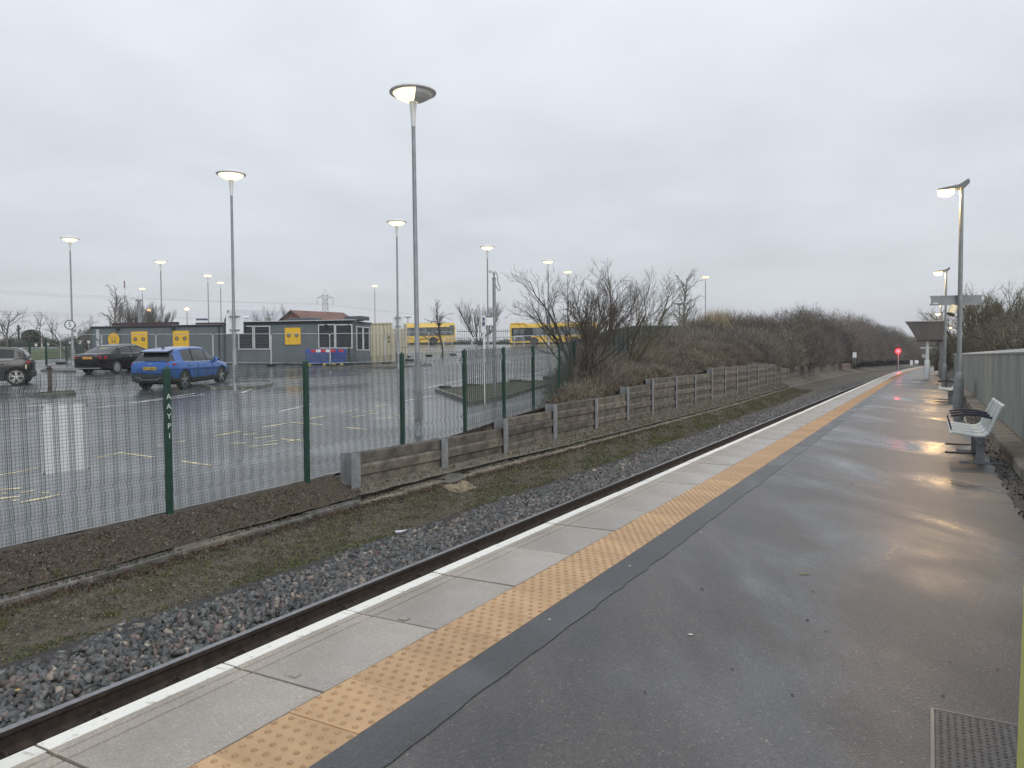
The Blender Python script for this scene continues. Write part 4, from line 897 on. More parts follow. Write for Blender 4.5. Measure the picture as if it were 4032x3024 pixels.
# ------------------------------------------------------------------ grey site cabins, cream container
A13 = R(13.3); CK = Vector((-9.75, 46.5)); DL = Vector((-math.cos(A13), math.sin(A13))); DB = Vector((math.sin(A13), math.cos(A13)))
def Lpx(px):                                        # distance along the cabin front for a pixel column
    k = (px - CX) / FPX * 1.0; return (k * CK.y - CK.x) / (DL.x - k * DL.y)
def zpx(py, px): l = Lpx(px); return at(px, py, CK.y + DL.y * l).z
GZ = G(46.5) - .02
M_cab = mat('cabin_grey', (.125, .15, .165), .5, c2=(.10, .122, .136), scale=1.2); M_cabd = mat('cabin_dark', (.07, .085, .095), .55); M_yel = mat('yellow_panel', (.72, .44, .025), .45, var=.06)
M_pane = mat('dark_pane', (.016, .018, .024), .18, var=.2); M_frame = mat('white_frame', (.62, .64, .65), .45)
def cabin(l0, l1, name, lab, hz):
    o3 = Vector((CK.x + DL.x * l1, CK.y + DL.y * l1, GZ)); e = empty(name, o3, math.atan2(-DL.y, -DL.x), lab, 'cabin'); ln = l1 - l0
    # local: x to the right along the front, y into the depth, z up
    b = MB(); b.box(0, ln, 0, 2.44, .12, hz); b.build('wall', M_cab, e)
    b = MB(); b.box(-.04, ln + .04, -.05, 2.5, hz - .02, hz + .10); b.build('roof', M_cabd, e)
    for x in (0, ln): b = MB(); b.box(x - .07, x + .07, -.02, .12, 0, hz - .02); b.build('corner_post', M_cabd, e)
    k = 0
    z = .45
    b = MB(); b.box(.0, ln, .1, 2.3, 0, .12); b.build('skid_base', M_und, e)
    for k in range(1, int(ln / 1.15)): b = MB(); b.box(k * 1.15 - .009, k * 1.15 + .009, -.006, -.001, .14, hz - .03); b.build('panel_seam', M_cabd, e)
    b = MB(); b.box(.1, ln - .1, -.09, -.051, hz + .0, hz + .07); b.tube([(ln - .35, -.04, hz), (ln - .35, -.04, .15)], .035, 6); b.build('gutter', M_trim, e)
    return e, ln
HZ2 = zpx(1270, 1390) - GZ
e2, ln2 = cabin(0.0, 9.05, 'site_cabin', 'dark grey site cabin with shuttered windows and one yellow vent panel', HZ2)
e1, ln1 = cabin(9.12, 19.3, 'site_cabin', 'dark grey site cabin with two yellow panels and a round yellow emblem', zpx(1291, 400) - GZ)
def loc_x(px, e, l1): return l1 - Lpx(px)
def pane(e, l1, pxa, pxb, pya, pyb, face='front'):
    xa, xb = loc_x(pxa, e, l1), loc_x(pxb, e, l1); za, zb_ = zpx(pyb, pxa) - GZ, zpx(pya, pxa) - GZ
    f = MB(); t_ = .05
    for (a, c_, d_, h_) in ((xa, xb, za, za + t_), (xa, xb, zb_ - t_, zb_), (xa, xa + t_, za + t_, zb_ - t_), (xb - t_, xb, za + t_, zb_ - t_)): f.box(a, c_, -.05, -.003, d_, h_)
    o = f.build('window', M_frame, e); g = MB(); g.box(xa + t_, xb - t_, -.03, -.004, za + t_, zb_ - t_); g.build('pane', M_pane, o)
    g = MB(); nb_ = 7
    for k in range(1, nb_): z = za + (zb_ - za) * k / nb_; g.box(xa + t_, xb - t_, -.036, -.0305, z - .008, z + .008)
    g.build('grille', M_cabd, o)
for a, c_ in ((943, 1001), (1005, 1067), (1257, 1322), (1324, 1390)): pane(e2, 9.05, a, c_, 1284 if a < 1100 else 1278, 1376 if a < 1100 else 1372)
for ya, yb in ((.25, 1.15), (1.25, 2.15)):          # windows on the end wall
    f = MB(); x = ln2; za, zb_ = .92, 2.42; t_ = .05
    for (p, q, r_, s_) in ((ya, yb, za, za + t_), (ya, yb, zb_ - t_, zb_), (ya, ya + t_, za + t_, zb_ - t_), (yb - t_, yb, za + t_, zb_ - t_)): f.box(x + .003, x + .05, p, q, r_, s_)
    o = f.build('window', M_frame, e2); g = MB(); g.box(x + .004, x + .03, ya + t_, yb - t_, za + t_, zb_ - t_); g.build('pane', M_pane, o)
def vent_panel(e, l1, pxa, pxb, pya, pyb):
    xa, xb = loc_x(pxa, e, l1), loc_x(pxb, e, l1); za, zb_ = zpx(pyb, pxa) - GZ, zpx(pya, pxa) - GZ
    b = MB(); b.box(xa, xb, -.06, -.003, za, zb_); o = b.build('vent_panel', M_yel, e); w_ = xb - xa
    for k in (.26, .76):
        x = xa + w_ * k; z = za + (zb_ - za) * .55; b = MB()
        b.lathe([(.13, .06), (.13, .085), (.10, .085), (.10, .062)], 16, Matrix.Translation((x, 0, z)) @ Matrix.Rotation(R(90), 4, 'X'), cap=False); b.build('vent_ring', M_trim, o)
        b = MB(); b.lathe([(.08, .061), (.08, .07)], 12, Matrix.Translation((x, 0, z)) @ Matrix.Rotation(R(90), 4, 'X')); b.build('vent_core', M_galv, o)
        b = MB(); b.box(x - .02, x + .02, -.066, -.0605, za + (zb_ - za) * .26 - .02, za + (zb_ - za) * .26 + .02); b.build('lock', M_trim, o)
vent_panel(e2, 9.05, 1126, 1187, 1291, 1357); vent_panel(e1, 19.3, 523, 585, 1306, 1373); vent_panel(e1, 19.3, 686, 748, 1303, 1370)
xe_ = loc_x(452, e1, 19.3); ze_ = zpx(1337, 452) - GZ; Me = Matrix.Translation((xe_, 0, ze_)) @ Matrix.Rotation(R(90), 4, 'X')
b = MB(); b.lathe([(.46, .003), (.46, .02)], 32, Me); em = b.build('emblem', M_yel, e1)
b = MB(); b.lathe([(.46, .003), (.51, .003), (.51, .022), (.46, .022)], 32, Me, cap=False); b.build('emblem_ring', M_cabd, em)
b = MB()
for sx in (-1, 1):
    for pts in (((.10, .22), (.14, .10), (.06, .02), (.10, -.12), (.22, -.22)), ((.22, .18), (.20, .02), (.14, -.06)), ((.02, -.12), (.10, -.16), (.16, -.10)), ((.0, -.2), (.08, -.2), (.12, -.16))): b.tube([(xe_ + sx * x, -.024, ze_ + z) for x, z in pts], .014, 4)
b.build('emblem_lines', M_cabd, em)
lx = loc_x(388, e1, 19.3)
o = link_mesh('lettering', text_mesh('DEEP GREEN', .30, .004, M_frame, .012), e1, (lx, -.006, 1.62)); o.rotation_euler = (R(90), R(90), 0)
for e, xs in ((e1, (2.2, 6.5)), (e2, (1.5, 7.2))):
    for x in xs: b = MB(); b.bbox(x - .10, x + .10, -.2, -.06, 2.36, 2.52, .02); b.box(x - .02, x + .02, -.08, -.003, 2.46, 2.54); b.build('floodlight', M_trim, e)
b = MB(); b.box(-.5, ln2 + .02, -.2, 1.3, HZ2 + .14, HZ2 + .18); o = b.build('solar_panel', mat('roof_sheet_pale', (.55, .57, .6), .3), e2)
b = MB()
for x in np.arange(0, ln2, 1.1): b.box(x, x + .05, -.1, 1.2, HZ2 + .10, HZ2 + .14)
b.build('panel_rails', M_trim, e2)
b = MB(); b.bbox(ln2 - 5, ln2 - 3, .8, 1.6, HZ2 + .18, HZ2 + .4, .04); b.bbox(ln2 - .8, ln2 + .4, .3, 1.4, HZ2 + .18, HZ2 + .42, .03); b.build('roof_unit', M_cabd, e2)
b = MB(); b.box(.6, 5.8, 1.2, 1.4, 2.75, 2.95); b.box(7.2, 9.6, 1.2, 1.4, 2.75, 2.86); b.build('roof_duct', mat('roof_maroon', (.06, .035, .035), .6), e1)
# cream shipping container
K2 = at(1546, 1412, 51.0); a15 = R(15.3); cg = G(51) - .02
M_crm = mat('container_cream', (.52, .49, .36), .5, c2=(.44, .41, .30), scale=1.5)
cc_ = empty('shipping_container', (K2.x, K2.y, cg), R(180) - a15 + math.pi, 'cream shipping container with locking rods beside the grey cabin', 'container')
hz = at(1546, 1270, 51).z - cg; b = MB()
nC = 22; pr = []
for k in range(nC):
    x = -6.06 * k / nC; pr += [(x, 0), (x - .09, 0), (x - .13, .035), (x - .23, .035)]
b.add([(x, y, .15) for x, y in pr] + [(x, y, hz - .1) for x, y in pr], [(i, i + 1, len(pr) + i + 1, len(pr) + i) for i in range(len(pr) - 1)]); b.box(-6.06, -.01, .06, 2.42, .15, hz - .08); b.build('side_wall', M_crm, cc_)
b = MB(); b.box(-6.1, .03, -.03, 2.46, hz - .1, hz); b.box(-6.1, .03, -.03, 2.46, .0, .15); b.box(-.10, .03, -.03, .10, .15, hz - .1); b.box(-.10, .03, 2.33, 2.46, .15, hz - .1); b.build('frame', M_crm, cc_)
for ya, yb in ((.11, 1.205), (1.225, 2.32)):
    b = MB(); b.box(.0, .02, ya, yb, .16, hz - .11); dr = b.build('door', M_crm, cc_)
    for y in (ya + .3, yb - .3):
        b = MB(); b.tube([(.05, y, .1), (.05, y, hz - .1)], .022, 6); b.box(.03, .08, y - .02, y + .3, 1.0, 1.05); b.build('locking_rod', M_galv, dr)
b = MB()
for k in range(6): b.box(-.62 - .001, -.54, -.012, -.003, hz - .5 - k * .12, hz - .44 - k * .12)
b.box(-.35, -.2, -.012, -.003, hz - 1.1, hz - .9); b.box(-.35, -.2, -.012, -.003, hz - 1.35, hz - 1.2); b.build('stencil_marks', mat('stencil_brown', (.2, .16, .1), .6), cc_)

# ------------------------------------------------------------------ temporary fence panels and plastic barriers
def heras_mesh(w_):
    b = MB(); h = 1.95; r_ = .021; c = .12
    b.tube([(0, 0, .08), (0, 0, h - c), (c * .3, 0, h - c * .3), (c, 0, h), (w_ - c, 0, h), (w_ - c * .3, 0, h - c * .3), (w_, 0, h - c), (w_, 0, .08)], r_, 6); b.tube([(0, 0, .2), (w_, 0, .2)], r_ * .9, 5); fr = b.mesh('frame', M_galv2)
    b = MB()
    for k in range(1, 9): z = .2 + (h - .2) * k / 9; b.tube([(0, 0, z), (w_, 0, z)], .003, 3, False)
    for k in range(1, 34): x = w_ * k / 34; b.tube([(x, 0, .2), (x, 0, h)], .0022, 3, False)
    wr_ = b.mesh('wire_infill', M_galv); b = MB(); b.bbox(-.12, .12, -.30, .30, 0, .13, .03); ft = b.mesh('foot_block', M_und); return fr, wr_, ft
M_galv2 = mat('bright_galvanised', (.46, .48, .50), .4, metal=.4, var=.12)
def heras(pxs, deps, labels, group):
    for i in range(len(pxs) - 1):
        label = labels[i]
        a, c = at(pxs[i], 1400, deps[i]), at(pxs[i + 1], 1400, deps[i + 1]); a.z, c.z = G(a.y), G(c.y); d = c - a; ln = math.hypot(d.x, d.y) - .06
        e = empty('site_fence_panel', a, math.atan2(d.y, d.x), label, 'fence panel', group); e.rotation_euler = (0, -math.atan2(d.z, ln), math.atan2(d.y, d.x)); fr, wr_, ft = heras_mesh(ln)
        link_mesh('frame', fr, e); link_mesh('wire_infill', wr_, e); link_mesh('foot_block', ft, e); o = link_mesh('foot_block', ft, e, (ln, 0, 0))
heras([238, 402, 616, 840, 1069, 1302, 1519, 1614], [49.6, 48.7, 47.6, 46.2, 44.9, 44.2, 46.5, 51.5], ['galvanised temporary fence panel at the lamp with the 5 sign', 'galvanised temporary fence panel in front of the round yellow emblem', 'galvanised temporary fence panel in front of two yellow vent panels', 'galvanised temporary fence panel between the blue car and its lamp column', 'galvanised temporary fence panel in front of the single yellow vent panel', 'galvanised temporary fence panel at the end corner of the grey cabin', 'short galvanised temporary fence panel beside the cream container doors'], 'site fence before the cabins')
heras([1752, 1866, 2072], [28.6, 29.4, 31.0], ['galvanised temporary fence panel left standing before the bus stop pole', 'long galvanised temporary fence panel behind the camera pole'], 'site fence by the bus stop')
heras([2028, 2166, 2290], [32, 33.5, 35], ['galvanised temporary fence panel before the doors of the W1 bus', 'galvanised temporary fence panel running in behind the large bare tree'], 'site fence before the far bus')
heras([1604, 1690, 1785], [58, 60, 62], ['galvanised temporary fence panel before the middle of the yellow bus', 'galvanised temporary fence panel around the small knobbly tree'], 'site fence before the near bus')
M_bblue = mat('barrier_blue', (.03, .075, .30), .45, var=.15)
for pxa, pxb, dep, lab in ((1203, 1296, 46.0, 'blue plastic barrier with red and white strip'), (1300, 1364, 46.3, 'blue plastic barrier with a short red end strip')):
    a, c = at(pxa, 1400, dep), at(pxb, 1400, dep + .05); w_ = (c - a).length; e = empty('plastic_barrier', (a.x, a.y, G(a.y)), 0, lab, 'barrier')
    b = MB(); b.bbox(0, w_, -.03, .03, .72, 1.0, .02); b.bbox(0, w_, -.03, .03, .10, .26, .02)
    b.build('rails', M_bblue, e)
    for k in range(9): x = w_ * (k + .5) / 9; b = MB(); b.bbox(x - .035, x + .035, -.022, .022, .26, .72, .01); b.build('slat', M_bblue, e)
    for x in (.25, w_ - .25): b = MB(); b.bbox(x - .06, x + .06, -.30, .30, 0, .11, .02); b.build('foot', mat('foot_yellow', (.5, .42, .1), .6), e)
    n_ = 5 if pxa < 1250 else 1
    for k in range(n_):
        b = MB(); x0_ = .35 + k * .30 if n_ > 1 else w_ * .55; b.box(x0_, x0_ + .29, -.038, -.031, .80, .97); b.build('reflective_block', M_red if k % 2 == 0 else M_frame, e)

# ------------------------------------------------------------------ buses
M_bus = mat('bus_yellow', (.66, .44, .06), .35, var=.06, coat=.4); M_busgl = mat('bus_glass', (.17, .20, .21), .12, c2=(.05, .06, .065), scale=1.1); M_busr = mat('bus_roof', (.42, .44, .46), .5)
def bus(name, p, rz, label, L0=11.0, front_left=True):
    e = empty(name, p, rz, label, 'bus'); W_ = 2.45; H_ = 2.95     # local x along the side to the right, camera side at y=0
    b = MB(); sec = [(0, .35), (0, 2.3), (.06, 2.7), (.25, H_), (W_ - .25, H_), (W_ - .06, 2.7), (W_, 2.3), (W_, .35)]
    st = [(.0, .06), (.12, 0), (L0 - .12, 0), (L0, .06)]; vs = []; fs = []; n = len(sec)
    for x, ins in st: vs += [(x, y + (ins if y < W_ / 2 else -ins), z - (ins if z > 2 else 0)) for y, z in sec]
    for i in range(3):
        for k in range(n): fs.append((i * n + k, i * n + (k + 1) % n, (i + 1) * n + (k + 1) % n, (i + 1) * n + k))
    fs += [tuple(range(n)), tuple(range(4 * n - 1, 3 * n - 1, -1))]; b.add(vs, fs); b.build('body', M_bus, e)
    b = MB(); b.box(.25, L0 - .2, -.012, .0, 1.25, 2.38); b.build('window_band', M_trim, e)
    b = MB(); b.box(2.6 if front_left else .3, L0 - .8, .3, W_ - .3, H_ - .05, H_ + .09); b.build('roof_pod', M_busr, e)
    return e
# bus seen from its near side and rear (rear at the right)
r = at(1794, 1352, 103); rz1 = R(-2) ; L1 = 10.6
bx = Vector((r.x - L1 * math.cos(R(12)), r.y - L1 * math.sin(R(12)) * 1.0, 0)); bx = Vector((r.x - L1 * math.cos(R(10)), r.y - L1 * math.sin(R(10)) + 0, G(r.y) - .15))
eb1 = bus('bus', bx, R(10), 'yellow single-deck bus standing with its rear by the pruned tree', L1, False)
eb1.rotation_euler = (0, -R(1.2), R(10))
for k in range(6):
    x0_ = 1.2 + k * 1.42; b = MB(); b.box(x0_, x0_ + 1.3, -.02, -.0125, 1.32, 2.3); b.build('side_window', M_busgl, eb1)
b = MB(); b.box(L1 - .9, L1 - .25, -.02, -.0125, 1.32, 2.3); b.build('side_window', M_busgl, eb1)
b = MB(); b.lathe([(.55, .0), (.55, .03)], 20, Matrix.Translation((L1 + .005, 1.2, 2.0)) @ Matrix.Rotation(R(90), 4, 'Y') @ Matrix.Diagonal((1.3, 1.6, 1, 1))); b.build('rear_window', M_busgl, eb1)
b = MB(); b.prism([(L1 - .75, 2.62), (L1 - .2, 2.62), (L1 - .12, 2.2), (L1 - .25, 1.5), (L1 - .5, 1.5), (L1 - .72, 2.1)], -.03, -.013, 'y'); b.build('corner_window', M_busgl, eb1)
b = MB()
for k in range(5): b.box(2.4 + k * .5, 2.75 + k * .5, -.006, -.001, .88, .95)
b.build('side_lettering', M_trim, eb1)
l = at(2008, 1350, 104); L2 = 12.0; eb2 = bus('bus', (l.x, l.y, G(l.y) - .12), R(-3), 'yellow single-deck bus showing W1 behind the big bare tree', L2, True); eb2.rotation_euler = (0, -R(.8), R(-3))
b = MB(); b.box(.35, 3.0, -.014, -.0005, .55, 2.38); b.build('door_surround', M_trim, eb2)
for x0_ in (.55, 1.35): b = MB(); b.box(x0_, x0_ + .68, -.022, -.0145, .6, 2.2); b.build('door', M_busgl, eb2)
for k in range(5): x0_ = 3.2 + k * 1.65; b = MB(); b.box(x0_, x0_ + 1.5, -.02, -.0125, 1.32, 2.3); b.build('side_window', M_busgl, eb2)
b = MB(); b.box(-.005, .04, .2, 2.25, 1.1, 2.3); b.build('windscreen', M_busgl, eb2)
b = MB(); b.bbox(.15, 2.3, .1, 2.3, 2.94, 3.10, .05); b.build('destination_box', M_bus, eb2)
o = link_mesh('route_lettering', text_mesh('W1', .32, .004, M_trim), eb2, (2.3, -.03, 2.66)); o.rotation_euler = (R(90), 0, 0)
b = MB(); b.box(5.0, 5.6, -.024, -.0205, 1.5, 1.8); b.build('notice', M_frame, eb2)
for e, xs in ((eb1, (2.6, L1 - 3.0)), (eb2, (3.4, L2 - 3.0))):
    for x in xs:
        b = MB(); b.prism([(x + .62 * math.cos(q), .45 + .62 * math.sin(q)) for q in np.linspace(0, math.pi, 12)], -.016, -.0005, 'y'); b.build('wheel_arch', M_trim, e)
        for yy in (.12, 2.3):
            wl = empty('wheel', (x, yy, .48), parent=e); b = MB(); b.lathe([(.26, -.15), (.48, -.14), (.5, 0), (.48, .14), (.26, .15)], 20, Matrix.Rotation(R(90), 4, 'X')); b.build('tyre', M_tyre, wl); b = MB(); b.lathe([(.02, .12), (.24, .155), (.262, .12)], 16, Matrix.Rotation(R(90), 4, 'X')); b.build('rim', M_galv, wl)

# ------------------------------------------------------------------ buildings far behind the car park
M_rg = mat('roof_grey_sheet', (.36, .38, .41), .4, var=.12, scale=.6, streak=True); M_rr = mat('roof_red_tile', (.15, .078, .062), .7, var=.25, scale=1.2); M_brick = mat('red_brick', (.24, .085, .055), .8, var=.3, scale=3); M_dkgab = mat('gable_dark', (.06, .06, .06), .7)
def house(name, label, pts, eave, ridge, wm, rm, gm, base=3.6):
    """pts: ridge line ends a,b (world xy), half width hw toward and away from the viewer"""
    (a, c, hw) = pts; a, c = Vector(a), Vector(c); e = empty(name, (a.x, a.y, base), math.atan2(c.y - a.y, c.x - a.x), label, 'building'); ln = (c - a).length; ev, rg = eave - base, ridge - base
    b = MB(); b.box(0, ln, -hw + .3, hw - .3, -.5, ev - .02); b.build('wall', wm, e)
    b = MB(); b.prism([(-hw + .3, ev - .01), (hw - .3, ev - .01), (0, rg - .14)], .05, ln - .05, 'x'); b.build('gable', gm, e)
    for sy in (-1, 1): b = MB(); b.add([(-.3, sy * hw, ev - .1), (ln + .3, sy * hw, ev - .1), (ln + .3, 0, rg), (-.3, 0, rg), (-.3, sy * hw, ev + .02), (ln + .3, sy * hw, ev + .02), (ln + .3, 0, rg + .12), (-.3, 0, rg + .12)], [(0, 1, 2, 3), (4, 5, 6, 7), (0, 1, 5, 4), (1, 2, 6, 5), (3, 0, 4, 7)]); b.build('roof', rm, e)
    return e
q = lambda px, py, d: at(px, py, d)
za, ze = q(935, 1222, 112).z, q(900, 1272, 106).z
eg = house('station_building', 'long building with pale grey sheet roof and rooflights behind the cabins', ((q(905, 1222, 112).x, 112), (q(1128, 1222, 116).x, 116), 6.0), ze, za, M_brick, M_rg, M_dkgab)
for x in (1.6, 5.0): b = MB(); b.box(-.5, .5, -.06, .1, -.3, .3, Matrix.Translation((x, -3.6, za - 3.6 - (za - ze) * .58 + .12)) @ Matrix.Rotation(R(20), 4, 'X') @ Matrix.Rotation(R(90), 4, 'X')); b.build('rooflight', M_frame, eg)
zr, zre = q(1150, 1228, 108).z, q(1250, 1272, 100).z
house('brick_building', 'red brick building with a red tiled roof behind the cabins', ((q(1150, 1228, 106).x, 106), (q(1345, 1228, 112).x, 112), 5.2), zre, zr, M_brick, M_rr, M_brick)
# ------------------------------------------------------------------ power line
M_pyl = mat('pylon_steel', (.33, .345, .37), .6, var=.1)
pb = at(1282, 1300, 520); py = empty('pylon', (pb.x, pb.y, 4.2), R(12), 'distant lattice electricity pylon above the building roofs', 'pylon'); ztop = at(1282, 1141, 520).z - 4.2
b = MB(); k = ztop / 48.0
lv = [0, 8, 15, 21, 26, 30.5, 34.5, 38, 41, 44]; wd = [4.2, 3.3, 2.7, 2.3, 2.05, 1.9, 1.8, 1.7, 1.6, 1.5]
for i in range(len(lv)):
    h0, w0 = lv[i] * k, wd[i]; cs_ = [(w0, w0), (-w0, w0), (-w0, -w0), (w0, -w0)]
    h1, w1 = (lv[i + 1] * k, wd[i + 1]) if i < len(lv) - 1 else (48 * k, .1); cn_ = [(w1, w1), (-w1, w1), (-w1, -w1), (w1, -w1)]
    for j in range(4):
        b.tube([(*cs_[j], h0), (*cn_[j], h1)], .16, 4, False); b.tube([(*cs_[j], h0), (*cs_[(j + 1) % 4], h0)], .10, 4, False)
        if i < len(lv) - 1: b.tube([(*cs_[j], h0), (*cn_[(j + 1) % 4], h1)], .10, 4, False); b.tube([(*cs_[(j + 1) % 4], h0), (*cn_[j], h1)], .10, 4, False)
b.build('tower', M_pyl, py)
ARM = []
for hz_, al in ((42.2 * k, 5.2), (30.5 * k, 5.4)):
    for sx in (-1, 1):
        b = MB()
        for yy in (-1.2, 1.2): b.tube([(sx * 1.6, yy, hz_ + 1.6), (sx * al, 0, hz_)], .13, 4, False); b.tube([(sx * 1.6, yy, hz_), (sx * al, 0, hz_)], .13, 4, False)
        b.build('crossarm', M_pyl, py); b = MB(); b.tube([(sx * al, 0, hz_), (sx * (al + .2), 0, hz_ - 4.6)], .16, 5); b.build('insulator', M_pyl, py); ARM.append((sx, Vector((pb.x + sx * (al + .2) * math.cos(R(12)), pb.y + sx * al * math.sin(R(12)), 4.2 + hz_ - 4.6))))
M_cable = mat('power_cable', (.30, .31, .33), .6)
for i, (sx, p) in enumerate(ARM):
    for side, tgt in ((-1, at(-500 , (1118, 1132, 1205, 1222)[i], 330)), (1, at(2150, (1275, 1290, 1300, 1310)[i], 880))):
        m_ = (p + tgt) / 2 - Vector((0, 0, (p - tgt).length * .008)); b = MB(); b.tube([p * (1 - u) ** 2 + m_ * 2 * u * (1 - u) + tgt * u * u for u in np.linspace(0, 1, 14)], .055, 4, False)
        tag(b.build('power_line', M_cable), 'thin overhead power cable strung from the distant pylon', 'cable', 'cables of the pylon line')
# ------------------------------------------------------------------ camera pole, bus stop pole, kerb islands, markings
pc = oncp(1948, 1562); 
e = empty('camera_pole', (pc.x, pc.y, G(pc.y)), 0, 'grey pole topped by a security camera with a hanging cable loop', 'camera pole'); ht = at(1944, 1098, pc.y).z - G(pc.y)
b = MB(); b.lathe([(.075, -.2), (.075, 1.2), (.058, 1.3), (.055, ht)], 12); b.build('pole', M_colm, e, smooth=True)
b = MB(); b.lathe([(.075, ht), (.075, ht + .03), (.03, ht + .04), (.03, ht + .2)], 10); b.build('cap', M_colm, e)
b = MB(); b.bbox(-.16, .08, -.06, .06, 0, .10, .02, Matrix.Translation((0, 0, ht + .2)) @ Matrix.Rotation(R(6), 4, 'Y')); cmo = b.build('camera_housing', mat('camera_white', (.6, .61, .62), .4), e)
b = MB(); b.box(-.172, -.163, -.045, .045, ht + .23, ht + .30); b.build('lens_window', M_black, cmo)
b = MB(); b.tube([(.07, 0, ht + .24), (.12, 0, ht + .1), (.13, 0, ht - .1), (.17, 0, ht - .2), (.21, 0, ht - .32), (.19, 0, ht - .42), (.13, 0, ht - .38), (.06, 0, ht - .22)], .012, 6); b.build('cable', M_trim, e)
pb_ = oncp(1908, 1585); e = empty('bus_stop_pole', (pb_.x, pb_.y, G(pb_.y)), R(10), 'white bus stop pole with a tall flag sign and timetable panel', 'bus stop'); gz = G(pb_.y)
def zz(py): return at(1908, py, pb_.y).z - gz
b = MB(); b.tube([(0, 0, -.1), (0, 0, zz(1245))], .038, 10); b.build('pole', M_frame, e)
b = MB(); b.bbox(-.10, .05, -.055, -.039, zz(1310), zz(1243), .004); fl = b.build('flag_sign', M_frame, e)
M_icon = mat('icon_blue', (.04, .06, .14), .5)
for za_, zb__, w_ in ((1262, 1250, .04), (1266, 1263, .05), (1282, 1268, .045), (1286, 1283, .03)):
    b = MB(); b.bbox(-.025 - w_, -.025 + w_, -.0585, -.0552, zz(za_), zz(zb__), .003); b.build('icon_block', M_icon, fl)
b = MB(); b.bbox(.06, .29, -.05, -.04, zz(1281), zz(1248), .004); b.build('timetable_panel', M_signw, e); b = MB(); b.box(.055, .295, -.055, -.035, zz(1249.5), zz(1247)); b.build('timetable_header', M_trim, e)
def island(pxs, name, label, top, h=.11, kerb=M_kerbst):
    P = [oncp(*p) for p in pxs]; c = sum(P, Vector()) / len(P); e = empty(name, (c.x, c.y, 0), 0, label, 'kerb island')
    b = MB(); n = len(P); Q = [p - Vector((c.x, c.y, 0)) for p in P]; qi = [Vector((p.x * .93, p.y * .93, p.z)) for p in Q]
    vs = [tuple(p + Vector((0, 0, -.1))) for p in Q] + [tuple(p + Vector((0, 0, h))) for p in Q] + [tuple(p + Vector((0, 0, h))) for p in qi]
    b.add(vs, [(i, (i + 1) % n, n + (i + 1) % n, n + i) for i in range(n)] + [(n + i, n + (i + 1) % n, 2 * n + (i + 1) % n, 2 * n + i) for i in range(n)]); b.build('kerb', kerb, e)
    b = MB(); b.add([tuple(p + Vector((0, 0, h - .02))) for p in qi], [tuple(range(n))]); b.build('island_top', top, e)
M_isl = mat('island_soil', (.10, .10, .06), .85, c2=(.05, .055, .03), scale=4, bump=.6, bscale=40)
island([(1712, 1543), (1800, 1572), (1850, 1594), (2000, 1566), (2190, 1512), (2120, 1507), (1960, 1517), (1830, 1532)], 'kerb_island', 'mossy kerbed island around the camera pole', M_isl)
island([(830, 1534), (1010, 1530), (1072, 1520), (1076, 1509), (1000, 1508), (880, 1514), (800, 1524)], 'kerb_island', 'kerbed strip under the lamp column by the blue car', M_cp)
island([(118, 1563), (190, 1566), (300, 1556), (296, 1549), (200, 1551)], 'kerb_island', 'small dark kerbed island at the foot of the brown stub post', M_isl)
island([(160, 1464), (300, 1466), (300, 1460), (170, 1460)], 'kerb_island', 'low kerbed strip behind the black saloon car', M_cp)
island([(1270, 1452), (1560, 1450), (1700, 1440), (1640, 1433), (1400, 1442)], 'kerb_island', 'kerbed strip before the cream container', M_cp)
q_ = oncp(197, 1556); e = empty('stub_post', q_, 0, 'brown square stub post standing on a small kerb island', 'post'); b = MB(); b.bbox(-.05, .05, -.05, .05, 0, at(193, 1440, q_.y).z - q_.z, .01); b.build('shaft', mat('rusty_brown', (.085, .06, .05), .7, var=.3), e); b = MB(); b.box(-.09, .09, -.06, .06, at(193, 1452, q_.y).z - q_.z - .03, at(193, 1452, q_.y).z - q_.z + .02); b.build('collar', M_trim, e)
def line(a, c, w_, m, z=.004):
    A, B = oncp(*a), oncp(*c); d = (B - A); d.z = 0; n = Vector((-d.y, d.x, 0)).normalized() * w_ / 2; b = MB(); st = 6
    vs = []
    for k in range(st + 1):
        p = A + (B - A) * k / st
        for s_ in (1, -1): r_ = p + n * s_; vs.append((r_.x, r_.y, G(r_.y) + z))
    b.add(vs, [(2 * k, 2 * k + 2, 2 * k + 3, 2 * k + 1) for k in range(st)]); b.build('parking_line', m, cpk)
z7 = lambda x, y: (x / 2.212, 1500 + y / 2.212); z8 = lambda x, y: (900 + x / 2.212, 1500 + y / 2.212); z3 = lambda x, y: (1600 + x / 2.212, 900 + y / 2.212)
for a, c in (((-60, 345), (245, 320)), ((-60, 325), (350, 285)), ((845, 233), (1875, 105)), ((1000, 215), (1700, 108)), ((240, 225), (640, 175))): line(z7(*a), z7(*c), .10, M_cpwhite)
for a, c in (((850, 668), (1030, 630)), ((1040, 625), (1340, 665)), ((1575, 698), (1845, 738)), ((-40, 826), (345, 760)), ((1370, 567), (1620, 525)), ((1860, 480), (2100, 440))): line(z7(*a), z7(*c), .09, M_cpyellow)
for a, c in (((290, 405), (510, 370)), ((540, 360), (810, 382)), ((1020, 405), (1210, 425)), ((700, 330), (830, 305)), ((980, 275), (1140, 250)), ((1280, 222), (1380, 205))): line(z8(*a), z8(*c), .09, M_cpyellow)
for a, c in (((150, 1395), (660, 1280)), ((0, 1500), (240, 1455)), ((470, 1385), (700, 1320)), ((800, 1370), (1380, 1350)), ((800, 1360), (1060, 1300)), ((1060, 1280), (1250, 1230))): line(z3(*a), z3(*c), .10, M_cpwhite)
for a, c in (((650, 1600), (940, 1530)), ((340, 1430), (420, 1400))): line((a[0] / 2.212 + 800, a[1] / 2.212 + 900), (c[0] / 2.212 + 800, c[1] / 2.212 + 900), .1, M_cpwhite)
